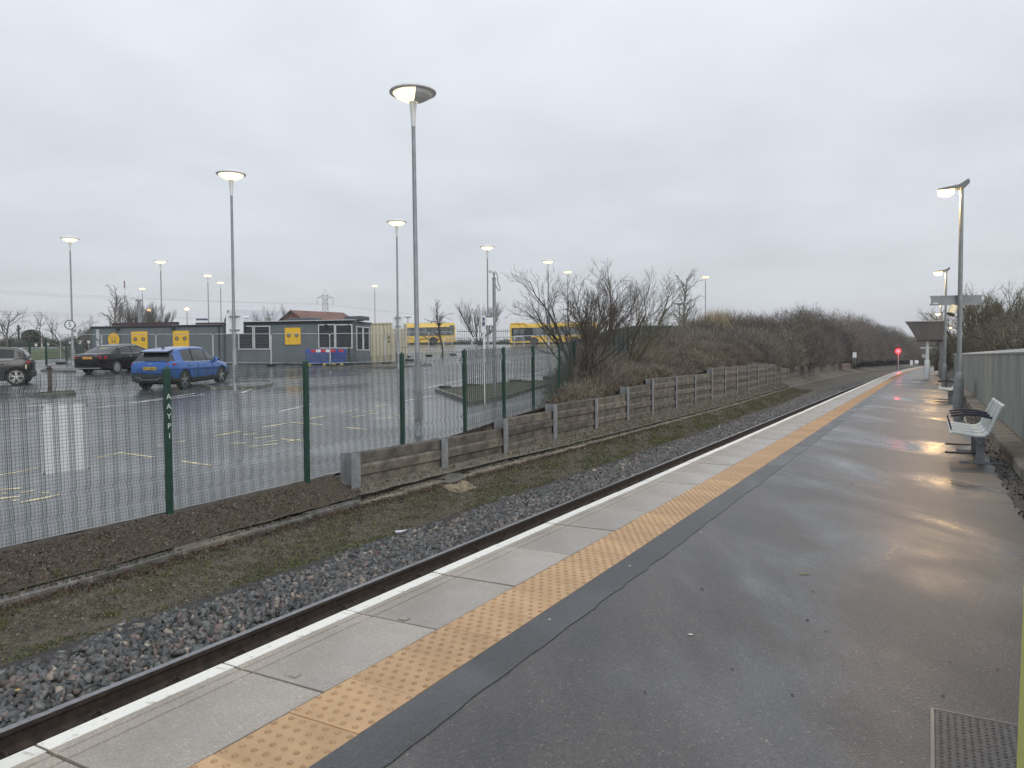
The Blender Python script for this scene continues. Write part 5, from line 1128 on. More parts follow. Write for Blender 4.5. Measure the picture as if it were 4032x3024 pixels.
for x0_, y0_, sc_ in ((0, 0, z7), ):                  # worn strokes of painted bay marks
    for a, c in (((0, 945), (180, 935)), ((190, 975), (310, 955)), ((0, 1025), (170, 1005)), ((110, 1045), (160, 1035)), ((180, 1060), (530, 990)), ((360, 980), (430, 970)), ((20, 985), (60, 975))): line(z7(*a), z7(*c), .10, M_cpyellow)
for a, c in (((0, 455), (110, 438)), ((120, 470), (260, 460)), ((0, 545), (150, 540)), ((180, 572), (430, 548)), ((230, 500), (390, 480)), ((460, 505), (640, 520)), ((500, 530), (640, 505)), ((330, 530), (420, 520)),
             ((1080, 312), (1200, 300)), ((1110, 275), (1260, 262)), ((1220, 290), (1380, 272)), ((1290, 335), (1420, 318)), ((1400, 300), (1600, 298)), ((1480, 320), (1610, 330))): line(z8(*a), z8(*c), .08, M_cpyellow)
# left background: grass, boundary fence, round tree, far signs
P = [oncp(*p) for p in ((58, 1397), (70, 1420), (230, 1412), (420, 1396), (420, 1368), (230, 1372), (60, 1381))]
b = MB(); b.add([(p.x, p.y, G(p.y) + .03) for p in P], [tuple(range(len(P)))]); tag(b.build('lawn', M_grass), kind='structure')
lf = empty('boundary_fence', oncp(40, 1441), 0, 'dark green mesh fence beside the lawn at the far left', 'fence'); L0_ = Vector(lf.location); prev = None
for i, (px, pyb, pyt) in enumerate(((-120, 1456, 1322), (42, 1446, 1340), (118, 1440, 1341), (183, 1437, 1331), (262, 1428, 1345), (305, 1420, 1350), (330, 1410, 1355))):
    q_ = oncp(px, pyb); h_ = at(px, pyt, q_.y).z - q_.z; b = MB(); b.box(-.045, .045, -.045, .045, -.1, h_); b.build('post', M_green, lf, q_ - L0_)
    if prev is not None:
        d = q_ - prev[0]; b = MB(); n_ = int(d.length / .09)
        for k in range(1, n_): p_ = prev[0] + d * k / n_ - L0_; hh = prev[1] + (h_ - prev[1]) * k / n_ - .1; b.tube([p_ + Vector((0, 0, .05)), p_ + Vector((0, 0, hh))], .008, 3, False)
        for u in (.1, .5, .95): b.tube([prev[0] - L0_ + Vector((0, 0, u * (prev[1] - .1))), q_ - L0_ + Vector((0, 0, u * (h_ - .1)))], .012, 3, False)
        b.build('mesh_panel', M_wire, lf)
    prev = (q_, h_)
for px, py, dep, lab in ((142, 1358, 85, 0), (190, 1354, 85, 0), (276, 1349, 82, 0), (315, 1347, 82, 0), (349, 1346, 82, 0)):
    p = at(px, py, dep); e = empty('marker_post', (p.x, p.y, G(dep)), 0, 'short white bay marker post across the far car park', 'post', 'white marker posts in the far car park'); b = MB(); b.bbox(-.13, .13, -.05, .05, p.z - G(dep) - .17, p.z - G(dep) + .17, .02); b.build('head', M_frame, e); b = MB(); b.tube([(0, 0, -.1), (0, 0, p.z - G(dep) - .17)], .04, 6); b.build('stem', M_galv, e)
p = at(164, 1335, 90); e = empty('flag_post', (p.x, p.y, G(90)), 0, 'thin white post beside the round evergreen tree', 'post'); b = MB(); b.tube([(0, 0, 0), (0, 0, at(163, 1312, 90).z - G(90))], .06, 6); b.build('shaft', M_frame, e)
b = MB(); b.bbox(-.09, .09, -.09, .09, -.02, .12, .02); b.build('footing', M_conc, e)
p = at(73, 1300, 95); e = empty('telegraph_pole', (p.x, p.y, G(95)), 0, 'dark telegraph pole with crossarm at the far left', 'pole'); hh = at(73, 1280, 95).z - G(95); b = MB(); b.tube([(0, 0, -.2), (0, 0, hh)], .12, 8); b.build('shaft', M_trim, e); b = MB(); b.box(-.9, .9, -.05, .05, hh * .38, hh * .38 + .1); b.box(-.25, .25, -.05, .05, hh * .8, hh * .8 + .1); b.build('crossarm', M_trim, e)
p = at(795, 1268, 76); e = empty('information_board', (p.x, p.y, G(76)), 0, 'two-tone information board on posts behind the cabins', 'board'); z_ = p.z - G(76); b = MB(); b.box(-.58, .58, 0, .06, z_ - .36, z_ + .16); b.build('lower_panel', M_signw, e); b = MB(); b.box(-.58, .58, -.005, .065, z_ + .165, z_ + .36); b.build('header_panel', mat('header_purple', (.10, .09, .16), .5), e)
for x in (-.45, .45): b = MB(); b.tube([(x, .1, -.1), (x, .1, z_ + .3)], .04, 6); b.build('post', M_galv, e)
p = at(547, 1180, 70); e = empty('camera_pole', (p.x, p.y, G(70)), 0, 'stout grey pole with white security camera behind the round emblem cabin', 'camera pole'); hh = at(547, 1186, 70).z - G(70); b = MB(); b.lathe([(.16, -.1), (.15, hh)], 10); b.build('pole', M_colm, e); b = MB(); b.bbox(-.62, -.12, -.1, .1, hh + .15, hh + .42, .04); b.build('camera_housing', M_frame, e); b = MB(); b.box(-.3, .35, -.05, .05, hh, hh + .15); b.build('arm', M_colm, e)
p = at(492, 1200, 130); e = empty('banded_mast', (p.x, p.y, 3.9), 0, 'thin mast with red and white bands behind the far trees', 'mast'); zt = at(492, 1106, 130).z - 3.9
for k in range(9): b = MB(); b.tube([(0, 0, zt * k / 9), (0, 0, zt * (k + 1) / 9)], .10, 6); b.build('band', mat('mast_dark', (.16, .10, .10), .6) if k % 2 == 0 else M_frame, e)
for px, py, dep, lab, glow in ((587, 1222, 150, 'distant street lamp glowing orange among bare trees', True), (736, 1217, 140, 'small distant street lamp glowing yellow behind the cabins', True), (470, 1212, 140, 'unlit flat-topped lamp post behind the round emblem cabin', False), (456, 1222, 140, 'unlit short lamp post beside the birch behind the cabins', False), (1606, 1246, 130, 'unlit flat-topped lamp post beyond the bus rear', False), (2675, 1192, 84, 'unlit lamp post with double head on the bank', False)):
    p = at(px, py, dep); g_ = G(dep) if dep < 100 else 3.9; e = empty('street_lamp', (p.x, p.y, g_), 0, lab, 'street lamp'); hh = p.z - g_
    b = MB(); b.tube([(0, 0, -.2), (0, 0, hh - .2)], [.10, .07], 8); b.build('column', M_colm, e); b = MB()
    if glow: b.lathe([(.05, hh - .25), (.32, hh - .1), (.34, hh + .1), (.1, hh + .22)], 12); b.build('lantern', mat('far_sodium', (1, .7, .3), .5, emit=(1, .55, .2), estr=6), e)
    else: b.box(-.6, .6, -.12, .12, hh - .2, hh - .05); b.box(-.25, .25, -.08, .08, hh - .3, hh - .2); b.build('lantern', M_colm, e)

pa, pz = at(1800, 1335, 112.5), at(2010, 1335, 112.5); ff = empty('bus_yard_fence', (pa.x, pa.y, G(112)), 0, 'dark upright-bar fence between the two yellow buses', 'fence'); hh = at(1800, 1297, 112.5).z - G(112); ln = pz.x - pa.x
for k in range(int(ln / .28)): b = MB(); b.box(k * .28 - .025, k * .28 + .025, -.02, .02, -.1, hh); b.build('pale', M_green, ff)
for z in (.35, hh - .3): b = MB(); b.box(0, ln, .02, .06, z - .04, z + .04); b.build('rail', M_green, ff)
# ------------------------------------------------------------------ bare trees
M_bark = mat('bark', (.075, .065, .055), .85, var=.3, scale=9); M_barkg = mat('bark_grey', (.12, .115, .105), .85, var=.3, scale=9); M_barkp = mat('bark_pale', (.22, .205, .19), .8, var=.3, scale=9); M_barkm = mat('bark_mossy', (.10, .095, .055), .85, var=.3, scale=9)
class Tubes:
    def __init__(s): s.V = []; s.F = []; s.n = 0
    def seg(s, pts, rad, k):
        m = len(pts); pts = np.asarray(pts); d = np.gradient(pts, axis=0); d /= np.linalg.norm(d, axis=1, keepdims=True) + 1e-9
        a = np.where(np.abs(d[:, 2:3]) < .9, np.array([[0, 0, 1.]]), np.array([[1., 0, 0]])); u = np.cross(d, a); u /= np.linalg.norm(u, axis=1, keepdims=True) + 1e-9; v = np.cross(d, u)
        an = np.arange(k) * 2 * np.pi / k; ring = pts[:, None] + (u[:, None] * np.cos(an)[None, :, None] + v[:, None] * np.sin(an)[None, :, None]) * np.asarray(rad)[:, None, None]
        i = np.arange(m - 1)[:, None] * k; j = np.arange(k)[None]; f = np.stack([i + j, i + (j + 1) % k, i + k + (j + 1) % k, i + k + j], -1).reshape(-1, 4) + s.n
        s.V.append(ring.reshape(-1, 3)); s.F.append(f); s.n += m * k
def tree(name, loc, H, label, seed, stems=1, spread=.5, lean=(0, 0), bark=None, trunk=.25, rad=None, levels=4, kids=(7, 6, 5, 4), up=.35, wob=.12, minr=.004, droop=0.0, taper_len=.62, group=None, ang=(28, 52), clip=None):
    r_ = np.random.default_rng(seed); e = empty(name, loc, 0, label, 'tree', group); TR, CRN = Tubes(), Tubes(); rad = rad or H * .016
    def branch(p, d, ln, r0, lv):
        n = 5 if lv < 2 else 4; pts = [p]; dd = d.copy(); q = p.copy()
        for k in range(n):
            dd = dd + r_.normal(size=3) * wob + np.array([0, 0, up * (.12 if lv else .02) - droop * (lv > 1) * .3]); dd /= np.linalg.norm(dd); q = q + dd * ln / n; pts.append(q.copy())
        r1 = max(minr * .6, r0 * (.55 if lv < levels - 1 else .35)); rr = np.linspace(r0, r1, n + 1); (TR if lv == 0 else CRN).seg(pts, rr, 7 if lv == 0 else (5 if lv == 1 else 3))
        if lv >= levels - 1: return
        for k in range(kids[lv]):
            u = (trunk if lv == 0 else .18) + (1 - (trunk if lv == 0 else .18)) * (k + r_.uniform(.2, 1)) / kids[lv]; u = min(.99, u); i = min(n - 1, int(u * n)); f = u * n - i; b0 = pts[i] * (1 - f) + pts[i + 1] * f; ax = pts[i + 1] - pts[i]; ax /= np.linalg.norm(ax)
            rv = r_.normal(size=3); sd = np.cross(ax, rv); sd /= np.linalg.norm(sd); th = R(r_.uniform(*ang)); nd = ax * math.cos(th) + sd * math.sin(th); nd[2] += up * .35; nd /= np.linalg.norm(nd)
            l2 = ln * taper_len * r_.uniform(.7, 1.15) * (1.15 - .5 * u if lv == 0 else 1 - .25 * u)
            branch(b0, nd, l2, max(minr, (r0 + (r1 - r0) * u) * r_.uniform(.5, .68)), lv + 1)
    for s_ in range(stems):
        a = 2 * math.pi * (s_ + r_.uniform(-.2, .2)) / stems; o = np.array([math.cos(a), math.sin(a), 0]) * (0 if stems == 1 else .12 * H * .12); d = np.array([math.cos(a) * (spread if stems > 1 else 0) + lean[0], math.sin(a) * (spread if stems > 1 else 0) + lean[1], 1.0]); d /= np.linalg.norm(d)
        branch(np.array([0, 0, -.1]) + o, d, H * (1.0 if levels < 3 else .68 if stems == 1 else .6) * r_.uniform(.9, 1.05), rad * (1 if stems == 1 else .7), 0)
    # scale to the wanted height
    allz = np.concatenate(TR.V + CRN.V)[:, 2].max(); k = H / allz
    np_mesh('trunk', np.concatenate(TR.V) * k, np.concatenate(TR.F), bark or M_bark, parent=e, smooth=True); np_mesh('crown', np.concatenate(CRN.V) * k, np.concatenate(CRN.F), bark or M_bark, parent=e, smooth=True); return e
def tz(px, py, d): return at(px, py, d)
def plant(name, px, topy, dep, label, seed, base=None, **kw):
    p = at(px, topy, dep); g = base if base is not None else (G(dep) if dep < 130 else 4.0); return tree(name, (p.x, p.y, g - .05), p.z - g, label, seed, **kw)
plant('hawthorn_tree', 2310, 1006, 27.0, 'large spreading bare tree with many stems behind the fence corner', 5, base=.12, stems=8, spread=.36, kids=(5, 5, 4, 4, 3), up=.32, rad=.085, minr=.0035, trunk=.2, ang=(20, 46), wob=.13, levels=5, taper_len=.64)
plant('hawthorn_tree', 2440, 1020, 36.0, 'fan-shaped bare tree growing right behind the large spreading one', 8, base=.7, stems=6, spread=.72, kids=(6, 5, 4, 4, 3), levels=5, up=.28, rad=.08, minr=.004, trunk=.12, bark=M_barkm, ang=(20, 42))
plant('young_tree', 1738, 1166, 58, 'small knobbly bare tree in front of the yellow bus rear', 12, base=G(58), stems=1, kids=(11, 6, 5, 3), up=.25, rad=.09, minr=.0075, trunk=.38, wob=.2, ang=(35, 60), taper_len=.5)
plant('pruned_tree', 1889, 1166, 99, 'vase-shaped bare tree with upswept shoots between the two buses', 21, stems=9, spread=.75, kids=(7, 5, 4, 3), up=.6, rad=.08, minr=.008, trunk=.15, ang=(14, 28), wob=.05)
plant('birch_tree', 445, 1117, 88, 'slender pale birch rising behind the round emblem cabin', 31, stems=1, kids=(22, 6, 5, 3), up=.12, rad=.11, minr=.007, trunk=.12, bark=M_barkp, taper_len=.34, ang=(35, 55), droop=.2, wob=.05)
plant('upright_tree', 540, 1153, 84, 'dense upright bare tree behind the camera pole and cabins', 33, stems=10, spread=.45, kids=(8, 6, 5, 3), up=.6, rad=.10, minr=.0075, trunk=.12, bark=M_barkg, ang=(12, 26), wob=.05)
plant('upright_tree', 612, 1185, 90, 'dense upright bare tree beside the glowing orange street lamp', 35, stems=9, spread=.4, kids=(8, 6, 5, 3), up=.6, rad=.10, minr=.0075, trunk=.12, bark=M_barkg, ang=(12, 26), wob=.05)
plant('bare_tree', 16, 1190, 62, 'thin bare tree at the far left beyond the dark hatchback', 41, stems=1, kids=(9, 6, 5, 3), up=.15, rad=.09, minr=.006, trunk=.25, bark=M_barkg)
plant('bare_tree', 292, 1222, 66, 'wide low bare tree behind the lamp with the 5 sign', 43, stems=3, spread=1.1, kids=(7, 6, 5, 3), up=.12, rad=.09, minr=.006, trunk=.2, bark=M_barkg, ang=(30, 60))
plant('bare_tree', 1072, 1186, 100, 'upswept bare tree in front of the pale roofed building', 45, stems=6, spread=.6, kids=(6, 5, 4, 3), up=.45, rad=.08, minr=.0075, trunk=.2, bark=M_barkg, ang=(14, 30))
plant('bare_tree', 2637, 1150, 72, 'broad bare tree on the bank beside the tall birch', 51, base=2.2, stems=4, spread=.8, kids=(7, 6, 5, 3), up=.25, rad=.09, minr=.0065, trunk=.2, bark=M_barkm, ang=(25, 48))
plant('birch_tree', 2690, 1053, 82, 'tall drooping birch on the bank left of the bank lamp', 53, base=2.9, stems=1, lean=(-.05, 0), kids=(26, 6, 5, 3), up=.10, rad=.10, minr=.0065, trunk=.12, bark=M_barkp, taper_len=.30, ang=(35, 60), droop=.25, wob=.05)
plant('bare_tree', 2535, 1205, 58, 'small twiggy bare tree on the bank left of the broad one', 55, base=1.6, stems=5, spread=.7, kids=(6, 5, 5, 3), up=.25, rad=.05, minr=.008, trunk=.2, bark=M_barkg)
for i, (px, ty_, dep, sd_) in enumerate(((3865, 1092, 56, 61), (3935, 1096, 50, 62), (4010, 1112, 46, 63), (3800, 1160, 60, 64))):
    plant('bare_tree', px, ty_, dep, ('tall multi-stemmed bare tree behind the sheet fence', 'bushy-topped bare tree behind the sheet fence', 'bare tree at the outer end of the sheet fence row', 'thin low-branched bare tree close to the board lamp')[i], sd_, base=1.4, stems=4 if i < 3 else 2, spread=.35, kids=(9, 7, 6, 4), up=.28, rad=.10, minr=.006, trunk=.3, bark=M_barkm, ang=(20, 42), wob=.12)
# round evergreen
p = at(127, 1338, 108); e = empty('round_tree', (p.x, p.y, G(103)), 0, 'round clipped evergreen tree at the far left', 'tree'); hh = at(127, 1298, 108).z - G(103)
b = MB(); b.tube([(0, 0, -.1), (0, 0, hh * .5)], .12, 8); b.build('trunk', M_bark, e)
def leafcloud(n, cen, rad_, sz, up_=0, rg=None):
    d = rng.normal(size=(n, 3)); d /= np.linalg.norm(d, axis=1, keepdims=True); P = np.asarray(cen) + d * np.asarray(rad_) * (rng.uniform(.55, 1, (n, 1)) ** .5); return P
def quads(P, sz, dirs=None):
    n = len(P); Rm = rand_rot(n); a = Rm[:, :, 0] * sz[:, None]; c = Rm[:, :, 1] * sz[:, None] * .6; V = np.stack([P - a, P - c, P + a, P + c], 1).reshape(-1, 3); return V, np.arange(n * 4).reshape(n, 4)
def twigs(P, D, ln, wd):
    n = len(P); s_ = np.cross(D, rng.normal(size=(n, 3))); s_ /= np.linalg.norm(s_, axis=1, keepdims=True) + 1e-9; V = np.stack([P - s_ * wd[:, None], P + s_ * wd[:, None], P + D * ln[:, None]], 1).reshape(-1, 3); return V, np.arange(n * 3).reshape(n, 3)
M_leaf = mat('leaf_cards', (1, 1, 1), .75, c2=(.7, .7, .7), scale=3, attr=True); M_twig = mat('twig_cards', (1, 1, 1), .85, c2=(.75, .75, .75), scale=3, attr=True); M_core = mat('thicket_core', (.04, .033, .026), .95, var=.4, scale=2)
P = leafcloud(5000, (0, 0, hh * .64), (1.35, 1.35, hh * .36), 0); V, F = quads(P, rng.uniform(.07, .13, len(P))); np_mesh('crown', V, F, M_leaf, np.repeat(np.array([(.03, .04, .022)]) * rng.uniform(.6, 1.5, (len(P), 1)), 4, 0), e)

# ------------------------------------------------------------------ thickets
def thicket(name, label, blobs, leafcol, twigcol, dens, leaf, tw, cat='thicket', lf=.5, updir=.7):
    """blobs: (x, y, zbase, r, h). one mass of scrub: lumpy dark cores, twig spikes and leaf faces"""
    root = empty(name, (0, 0, 0), 0, label, cat, kind='stuff'); CV, CF = [], []; nb_ = 0; TP, TD, LP, TT, LT = [], [], [], [], []
    for (x, y, z, r_, h) in blobs:
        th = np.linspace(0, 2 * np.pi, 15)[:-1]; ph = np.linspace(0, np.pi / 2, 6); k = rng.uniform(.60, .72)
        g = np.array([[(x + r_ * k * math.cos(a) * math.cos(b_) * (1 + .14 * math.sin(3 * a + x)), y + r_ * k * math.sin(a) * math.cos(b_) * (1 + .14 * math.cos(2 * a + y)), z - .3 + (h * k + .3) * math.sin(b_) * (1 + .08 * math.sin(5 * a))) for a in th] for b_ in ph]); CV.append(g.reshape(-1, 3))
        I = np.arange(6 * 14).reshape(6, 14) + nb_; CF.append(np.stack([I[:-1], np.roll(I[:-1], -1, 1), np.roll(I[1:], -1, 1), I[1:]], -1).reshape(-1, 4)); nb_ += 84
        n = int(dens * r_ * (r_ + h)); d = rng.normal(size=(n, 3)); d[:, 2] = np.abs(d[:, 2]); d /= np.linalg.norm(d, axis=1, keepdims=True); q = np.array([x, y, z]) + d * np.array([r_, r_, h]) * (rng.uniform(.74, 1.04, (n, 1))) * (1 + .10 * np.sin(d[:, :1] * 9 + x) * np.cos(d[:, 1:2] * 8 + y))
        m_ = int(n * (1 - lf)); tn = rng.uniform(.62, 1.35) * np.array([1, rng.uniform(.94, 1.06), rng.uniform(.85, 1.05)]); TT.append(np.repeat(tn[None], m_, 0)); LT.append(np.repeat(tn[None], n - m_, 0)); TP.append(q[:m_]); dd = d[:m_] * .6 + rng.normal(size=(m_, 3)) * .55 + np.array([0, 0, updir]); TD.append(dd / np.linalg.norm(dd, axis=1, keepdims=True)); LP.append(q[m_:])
    np_mesh('core', np.concatenate(CV), np.concatenate(CF), M_core, parent=root, smooth=True)['kind'] = 'stuff'  # added dark domes, coloured as the shade seen through gaps in the scrub
    TP, TD, LP = np.concatenate(TP), np.concatenate(TD), np.concatenate(LP); n = len(TP); tc_ = np.array(twigcol); lc = np.array(leafcol)
    V, F = twigs(TP, TD, rng.uniform(.5, 1.4, n) * tw[0], rng.uniform(.6, 1.3, n) * tw[1]); cl_ = tc_[rng.integers(0, len(tc_), n)] * rng.uniform(.6, 1.5, (n, 1)) * np.concatenate(TT); np_mesh('twigs', V, F, M_twig, np.repeat(cl_, 3, 0), root)['kind'] = 'stuff'
    n = len(LP); V, F = quads(LP, rng.uniform(.6, 1.4, n) * leaf); cl_ = lc[rng.integers(0, len(lc), n)] * rng.uniform(.55, 1.6, (n, 1)) * np.concatenate(LT); np_mesh('leaves', V, F, M_leaf, np.repeat(cl_, 4, 0), root)['kind'] = 'stuff'
    return root
BR = [(.155, .095, .062), (.14, .096, .068), (.19, .128, .082), (.115, .094, .07), (.13, .11, .07)]; GR = [(.095, .096, .07), (.12, .112, .09), (.09, .10, .065), (.145, .132, .105)]
TW = [(.165, .15, .13), (.205, .185, .16), (.12, .112, .10), (.16, .135, .12)]
blobs = []
for y in np.arange(23, 64, .85):                    # brambles on the lower bank
    for _ in range(3):
        u = random.uniform(.08, .9); yy = y + random.uniform(-.5, .5); p = bank_pt(yy, u); q = bank_pt(yy, 0); r_ = min(random.uniform(.55, 1.0) * (1 + (y - 23) / 60), .15 + .8 * math.hypot(p.x - q.x, p.y - q.y)); blobs.append((p.x, p.y, p.z - .05, r_, r_ * random.uniform(.55, .8)))
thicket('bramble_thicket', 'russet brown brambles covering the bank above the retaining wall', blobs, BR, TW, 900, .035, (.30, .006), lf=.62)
blobs = []
for y in np.arange(17, 24, .6):
    for _ in range(2): p = bank_pt(y + random.uniform(-.4, .4), random.uniform(.4, .95)); r_ = random.uniform(.15, .3); blobs.append((p.x, p.y, p.z - .05, r_, r_ * .7))
thicket('bramble_fringe', 'low brown leafy growth behind the stepped end of the wall', blobs, BR, TW, 2600, .024, (.20, .004), lf=.6)
for cx_, cy_, cz_, rr_ in ((2310, 1440, 27.4, 1.25), (2245, 1440, 25.6, .8), (2370, 1440, 28.6, 1.0)):
    pass
p8 = at(2310, 1500, 27); thicket('tree_undergrowth', 'dark tangled shoots around the foot of the large bare tree', [(p8.x, 27, .1, 1.2, 1.75), (p8.x - .8, 26.2, .05, .75, 1.1), (p8.x + .8, 28.2, .2, 1.0, 1.5)], GR + BR[:2], TW, 1500, .03, (.5, .006), lf=.3)
HS = [(2560, 1330, 50, 1.6), (2640, 1322, 56, 2.0), (2700, 1290, 62, 2.2), (2760, 1262, 66, 2.8), (2830, 1252, 68, 3.0), (2885, 1241, 68, 3.0), (2950, 1250, 70, 3.0), (3010, 1262, 74, 3.2), (3070, 1250, 74, 3.2), (3130, 1222, 76, 3.6), (3190, 1218, 78, 3.6), (3250, 1240, 82, 3.6), (3310, 1236, 88, 3.8), (3365, 1250, 94, 4.0), (3420, 1270, 100, 4.2), (3470, 1290, 108, 4.5), (3520, 1306, 116, 4.5), (3565, 1328, 126, 5), (3610, 1345, 136, 5), (3650, 1350, 146, 6), (3700, 1352, 150, 6),
      (2900, 1300, 60, 2.2), (2980, 1300, 64, 2.4), (3060, 1300, 67, 2.6), (3140, 1290, 70, 2.8), (3220, 1300, 75, 3.0), (3300, 1310, 82, 3.2), (3380, 1320, 90, 3.4), (3450, 1335, 100, 3.6), (3510, 1350, 110, 3.8), (3000, 1345, 60, 1.8), (3090, 1345, 64, 2.0), (3180, 1350, 68, 2.2), (3270, 1358, 75, 2.4), (3350, 1368, 84, 2.6), (3430, 1378, 95, 2.8), (3140, 1385, 64, 1.5), (3220, 1388, 68, 1.6), (3300, 1392, 75, 1.7), (3380, 1395, 84, 1.8), (3460, 1398, 96, 2.2), (3520, 1395, 106, 2.4), (3560, 1390, 118, 2.8), (3600, 1392, 132, 3.2), (2820, 1345, 57, 1.5), (2740, 1352, 54, 1.4), (2900, 1352, 58, 1.5)]
blobs = []
def bank_dep(px, dep):
    y = dep
    while y < 225:
        if proj(bank_pt(y, 0.0))[0] > px + 45: return y
        y += 1.0
    return 225.0
for px, tpy, dep, r_ in HS + [(3560, 1335, 200, 8), (3610, 1342, 210, 8), (3660, 1348, 222, 9), (3700, 1350, 224, 9), (3745, 1345, 228, 9), (3780, 1345, 228, 9), (3640, 1385, 215, 7), (3700, 1385, 220, 7)]:
    dep = bank_dep(px, dep) if px < 3500 else max(dep, 205)
    r_ = r_ * max(1, dep / 110)
    p = at(px, tpy, dep); y = min(224, dep); A_, B_ = bank_pt(y, 0), bank_pt(y, 1); u = min(1, max(0, (p.x - A_.x) / (B_.x - A_.x))); lo_ = bank_pt(y, u).z - .4 if px < 3500 else -1.3; h = max(1.0, p.z - lo_); blobs.append((p.x, p.y, lo_, r_, h))
    for _ in range(2): blobs.append((p.x + random.uniform(-1, 1) * r_, p.y + random.uniform(-.6, .8) * r_, lo_, r_ * .6, h * random.uniform(.7, .96)))
for y in np.arange(60, 215, 1.8):                   # scrub down to the line side
    for _ in range(4):
        u = random.uniform(.02, .9); p = bank_pt(y, u); q = bank_pt(y, 0); r_ = min(random.uniform(1.0, 1.7) * (1 + (y - 60) / 120), .12 + .75 * math.hypot(p.x - q.x, p.y - q.y)); blobs.append((p.x, p.y, p.z - .3, r_, r_ * random.uniform(.7, 1.1)))
for k in range(26):                                 # far end where the line bends out of sight
    t_ = 205 + k * 2.2; p = T(-9.5 + random.uniform(-2, 3) if k < 13 else -6 + (k - 13) * 1.1, t_ if k < 13 else 238 + random.uniform(0, 6), 0); blobs.append((p.x, p.y, -1.4, 3.4, random.uniform(3.4, 5.2)))
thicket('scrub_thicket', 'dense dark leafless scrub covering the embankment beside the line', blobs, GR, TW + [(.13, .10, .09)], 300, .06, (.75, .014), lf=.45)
blobs = []
for px, tpy, dep, r_ in ((3800, 1306, 72, 3.0), (3840, 1296, 62, 2.8), (3885, 1288, 54, 2.6), (3930, 1275, 48, 2.4), (3975, 1262, 43, 2.2), (4020, 1245, 39, 2.2), (4075, 1235, 35, 2.2), (4150, 1225, 30, 2.0), (3860, 1330, 55, 2), (3920, 1320, 48, 2), (3990, 1310, 40, 2), (4050, 1300, 34, 1.8), (4120, 1300, 29, 1.6)):
    p = at(px, tpy, dep); lo_ = .6; blobs.append((p.x, p.y, lo_, r_, p.z - lo_))
    for _ in range(2): blobs.append((p.x + random.uniform(-.8, .8) * r_, p.y + random.uniform(-.6, .6) * r_, lo_, r_ * .6, (p.z - lo_) * random.uniform(.75, .97)))
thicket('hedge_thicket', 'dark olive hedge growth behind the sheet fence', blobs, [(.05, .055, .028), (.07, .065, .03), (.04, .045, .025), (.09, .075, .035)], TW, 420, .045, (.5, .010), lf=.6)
blobs = []
for px in range(-100, 400, 22):
    p = at(px, 1338 - 6 * math.sin(px * .05), 112); blobs.append((p.x, p.y, 3.4, 1.6, max(.8, p.z - 3.4 + random.uniform(-.3, .5))))
for px in (330, 350, 372): p = at(px, 1300, 86); blobs.append((p.x, p.y, 2.6, 1.5, p.z - 2.6))
for px in range(1400, 2900, 26):
    p = at(px, 1345 if px < 2300 else 1325, 114); blobs.append((p.x, p.y, 3.3, 1.4, max(.5, p.z - 3.3 + random.uniform(-.2, .4))))
thicket('far_hedge', 'dark hedge row along the far edge of the car park', blobs, [(.04, .048, .028), (.06, .06, .035)], TW, 200, .08, (.5, .015), lf=.7)
p = at(2820, 1240, 67); n = 900; q = np.stack([rng.normal(p.x, .62, n), rng.normal(p.y, .6, n), np.full(n, p.z - 1.3)], -1); D = np.stack([rng.normal(-.05, .22, n), rng.normal(0, .22, n), np.ones(n)], -1); D /= np.linalg.norm(D, axis=1, keepdims=True)
V, F = twigs(q, D, rng.uniform(1.2, 2.2, n), np.full(n, .016)); o = np_mesh('reed_clump', V, F, M_twig, np.repeat(np.array([(.42, .34, .22)]) * rng.uniform(.6, 1.2, (n, 1)), 3, 0)); tag(o, 'pale straw coloured reeds beside the bank lamp', 'reeds', kind='stuff')

# ------------------------------------------------------------------ ground litter, moss, weeds
def on_ground(s, t):
    return np.array([z_tb(a, b_) if a > s_k(b_) else z_vg(a, b_) for a, b_ in zip(s, t)])
# moss and small weeds between ballast and kerb
n = 95000; t = 1.5 + 60 * rng.uniform(0, 1, n) ** 1.8 ** 1.0; s = np.array([s_k(x) for x in t]) + .05 + rng.uniform(0, 1.25, n); dn = np.array([vnoise(a * 1.6, b_ * .9, 6) for a, b_ in zip(s, t)]); kp = (dn > -.05) | (rng.uniform(0, 1, n) < .15); s, t, dn = s[kp], t[kp], dn[kp]
P = Tn(s, t, on_ground(s, t) + rng.uniform(0, .022, len(s))); V, F = quads(P, rng.uniform(.005, .013, len(P)) * (1 + t / 18)); cl_ = np.array([(.085, .105, .028), (.06, .075, .022), (.12, .12, .035), (.09, .075, .04)])[rng.choice(4, len(P), p=[.4, .3, .15, .15])] * rng.uniform(.6, 1.4, (len(P), 1))
tag(np_mesh('moss_patches', V, F, M_leaf, np.repeat(cl_, 4, 0)), 'green moss and small weeds between ballast and kerb edging', 'moss', kind='stuff')
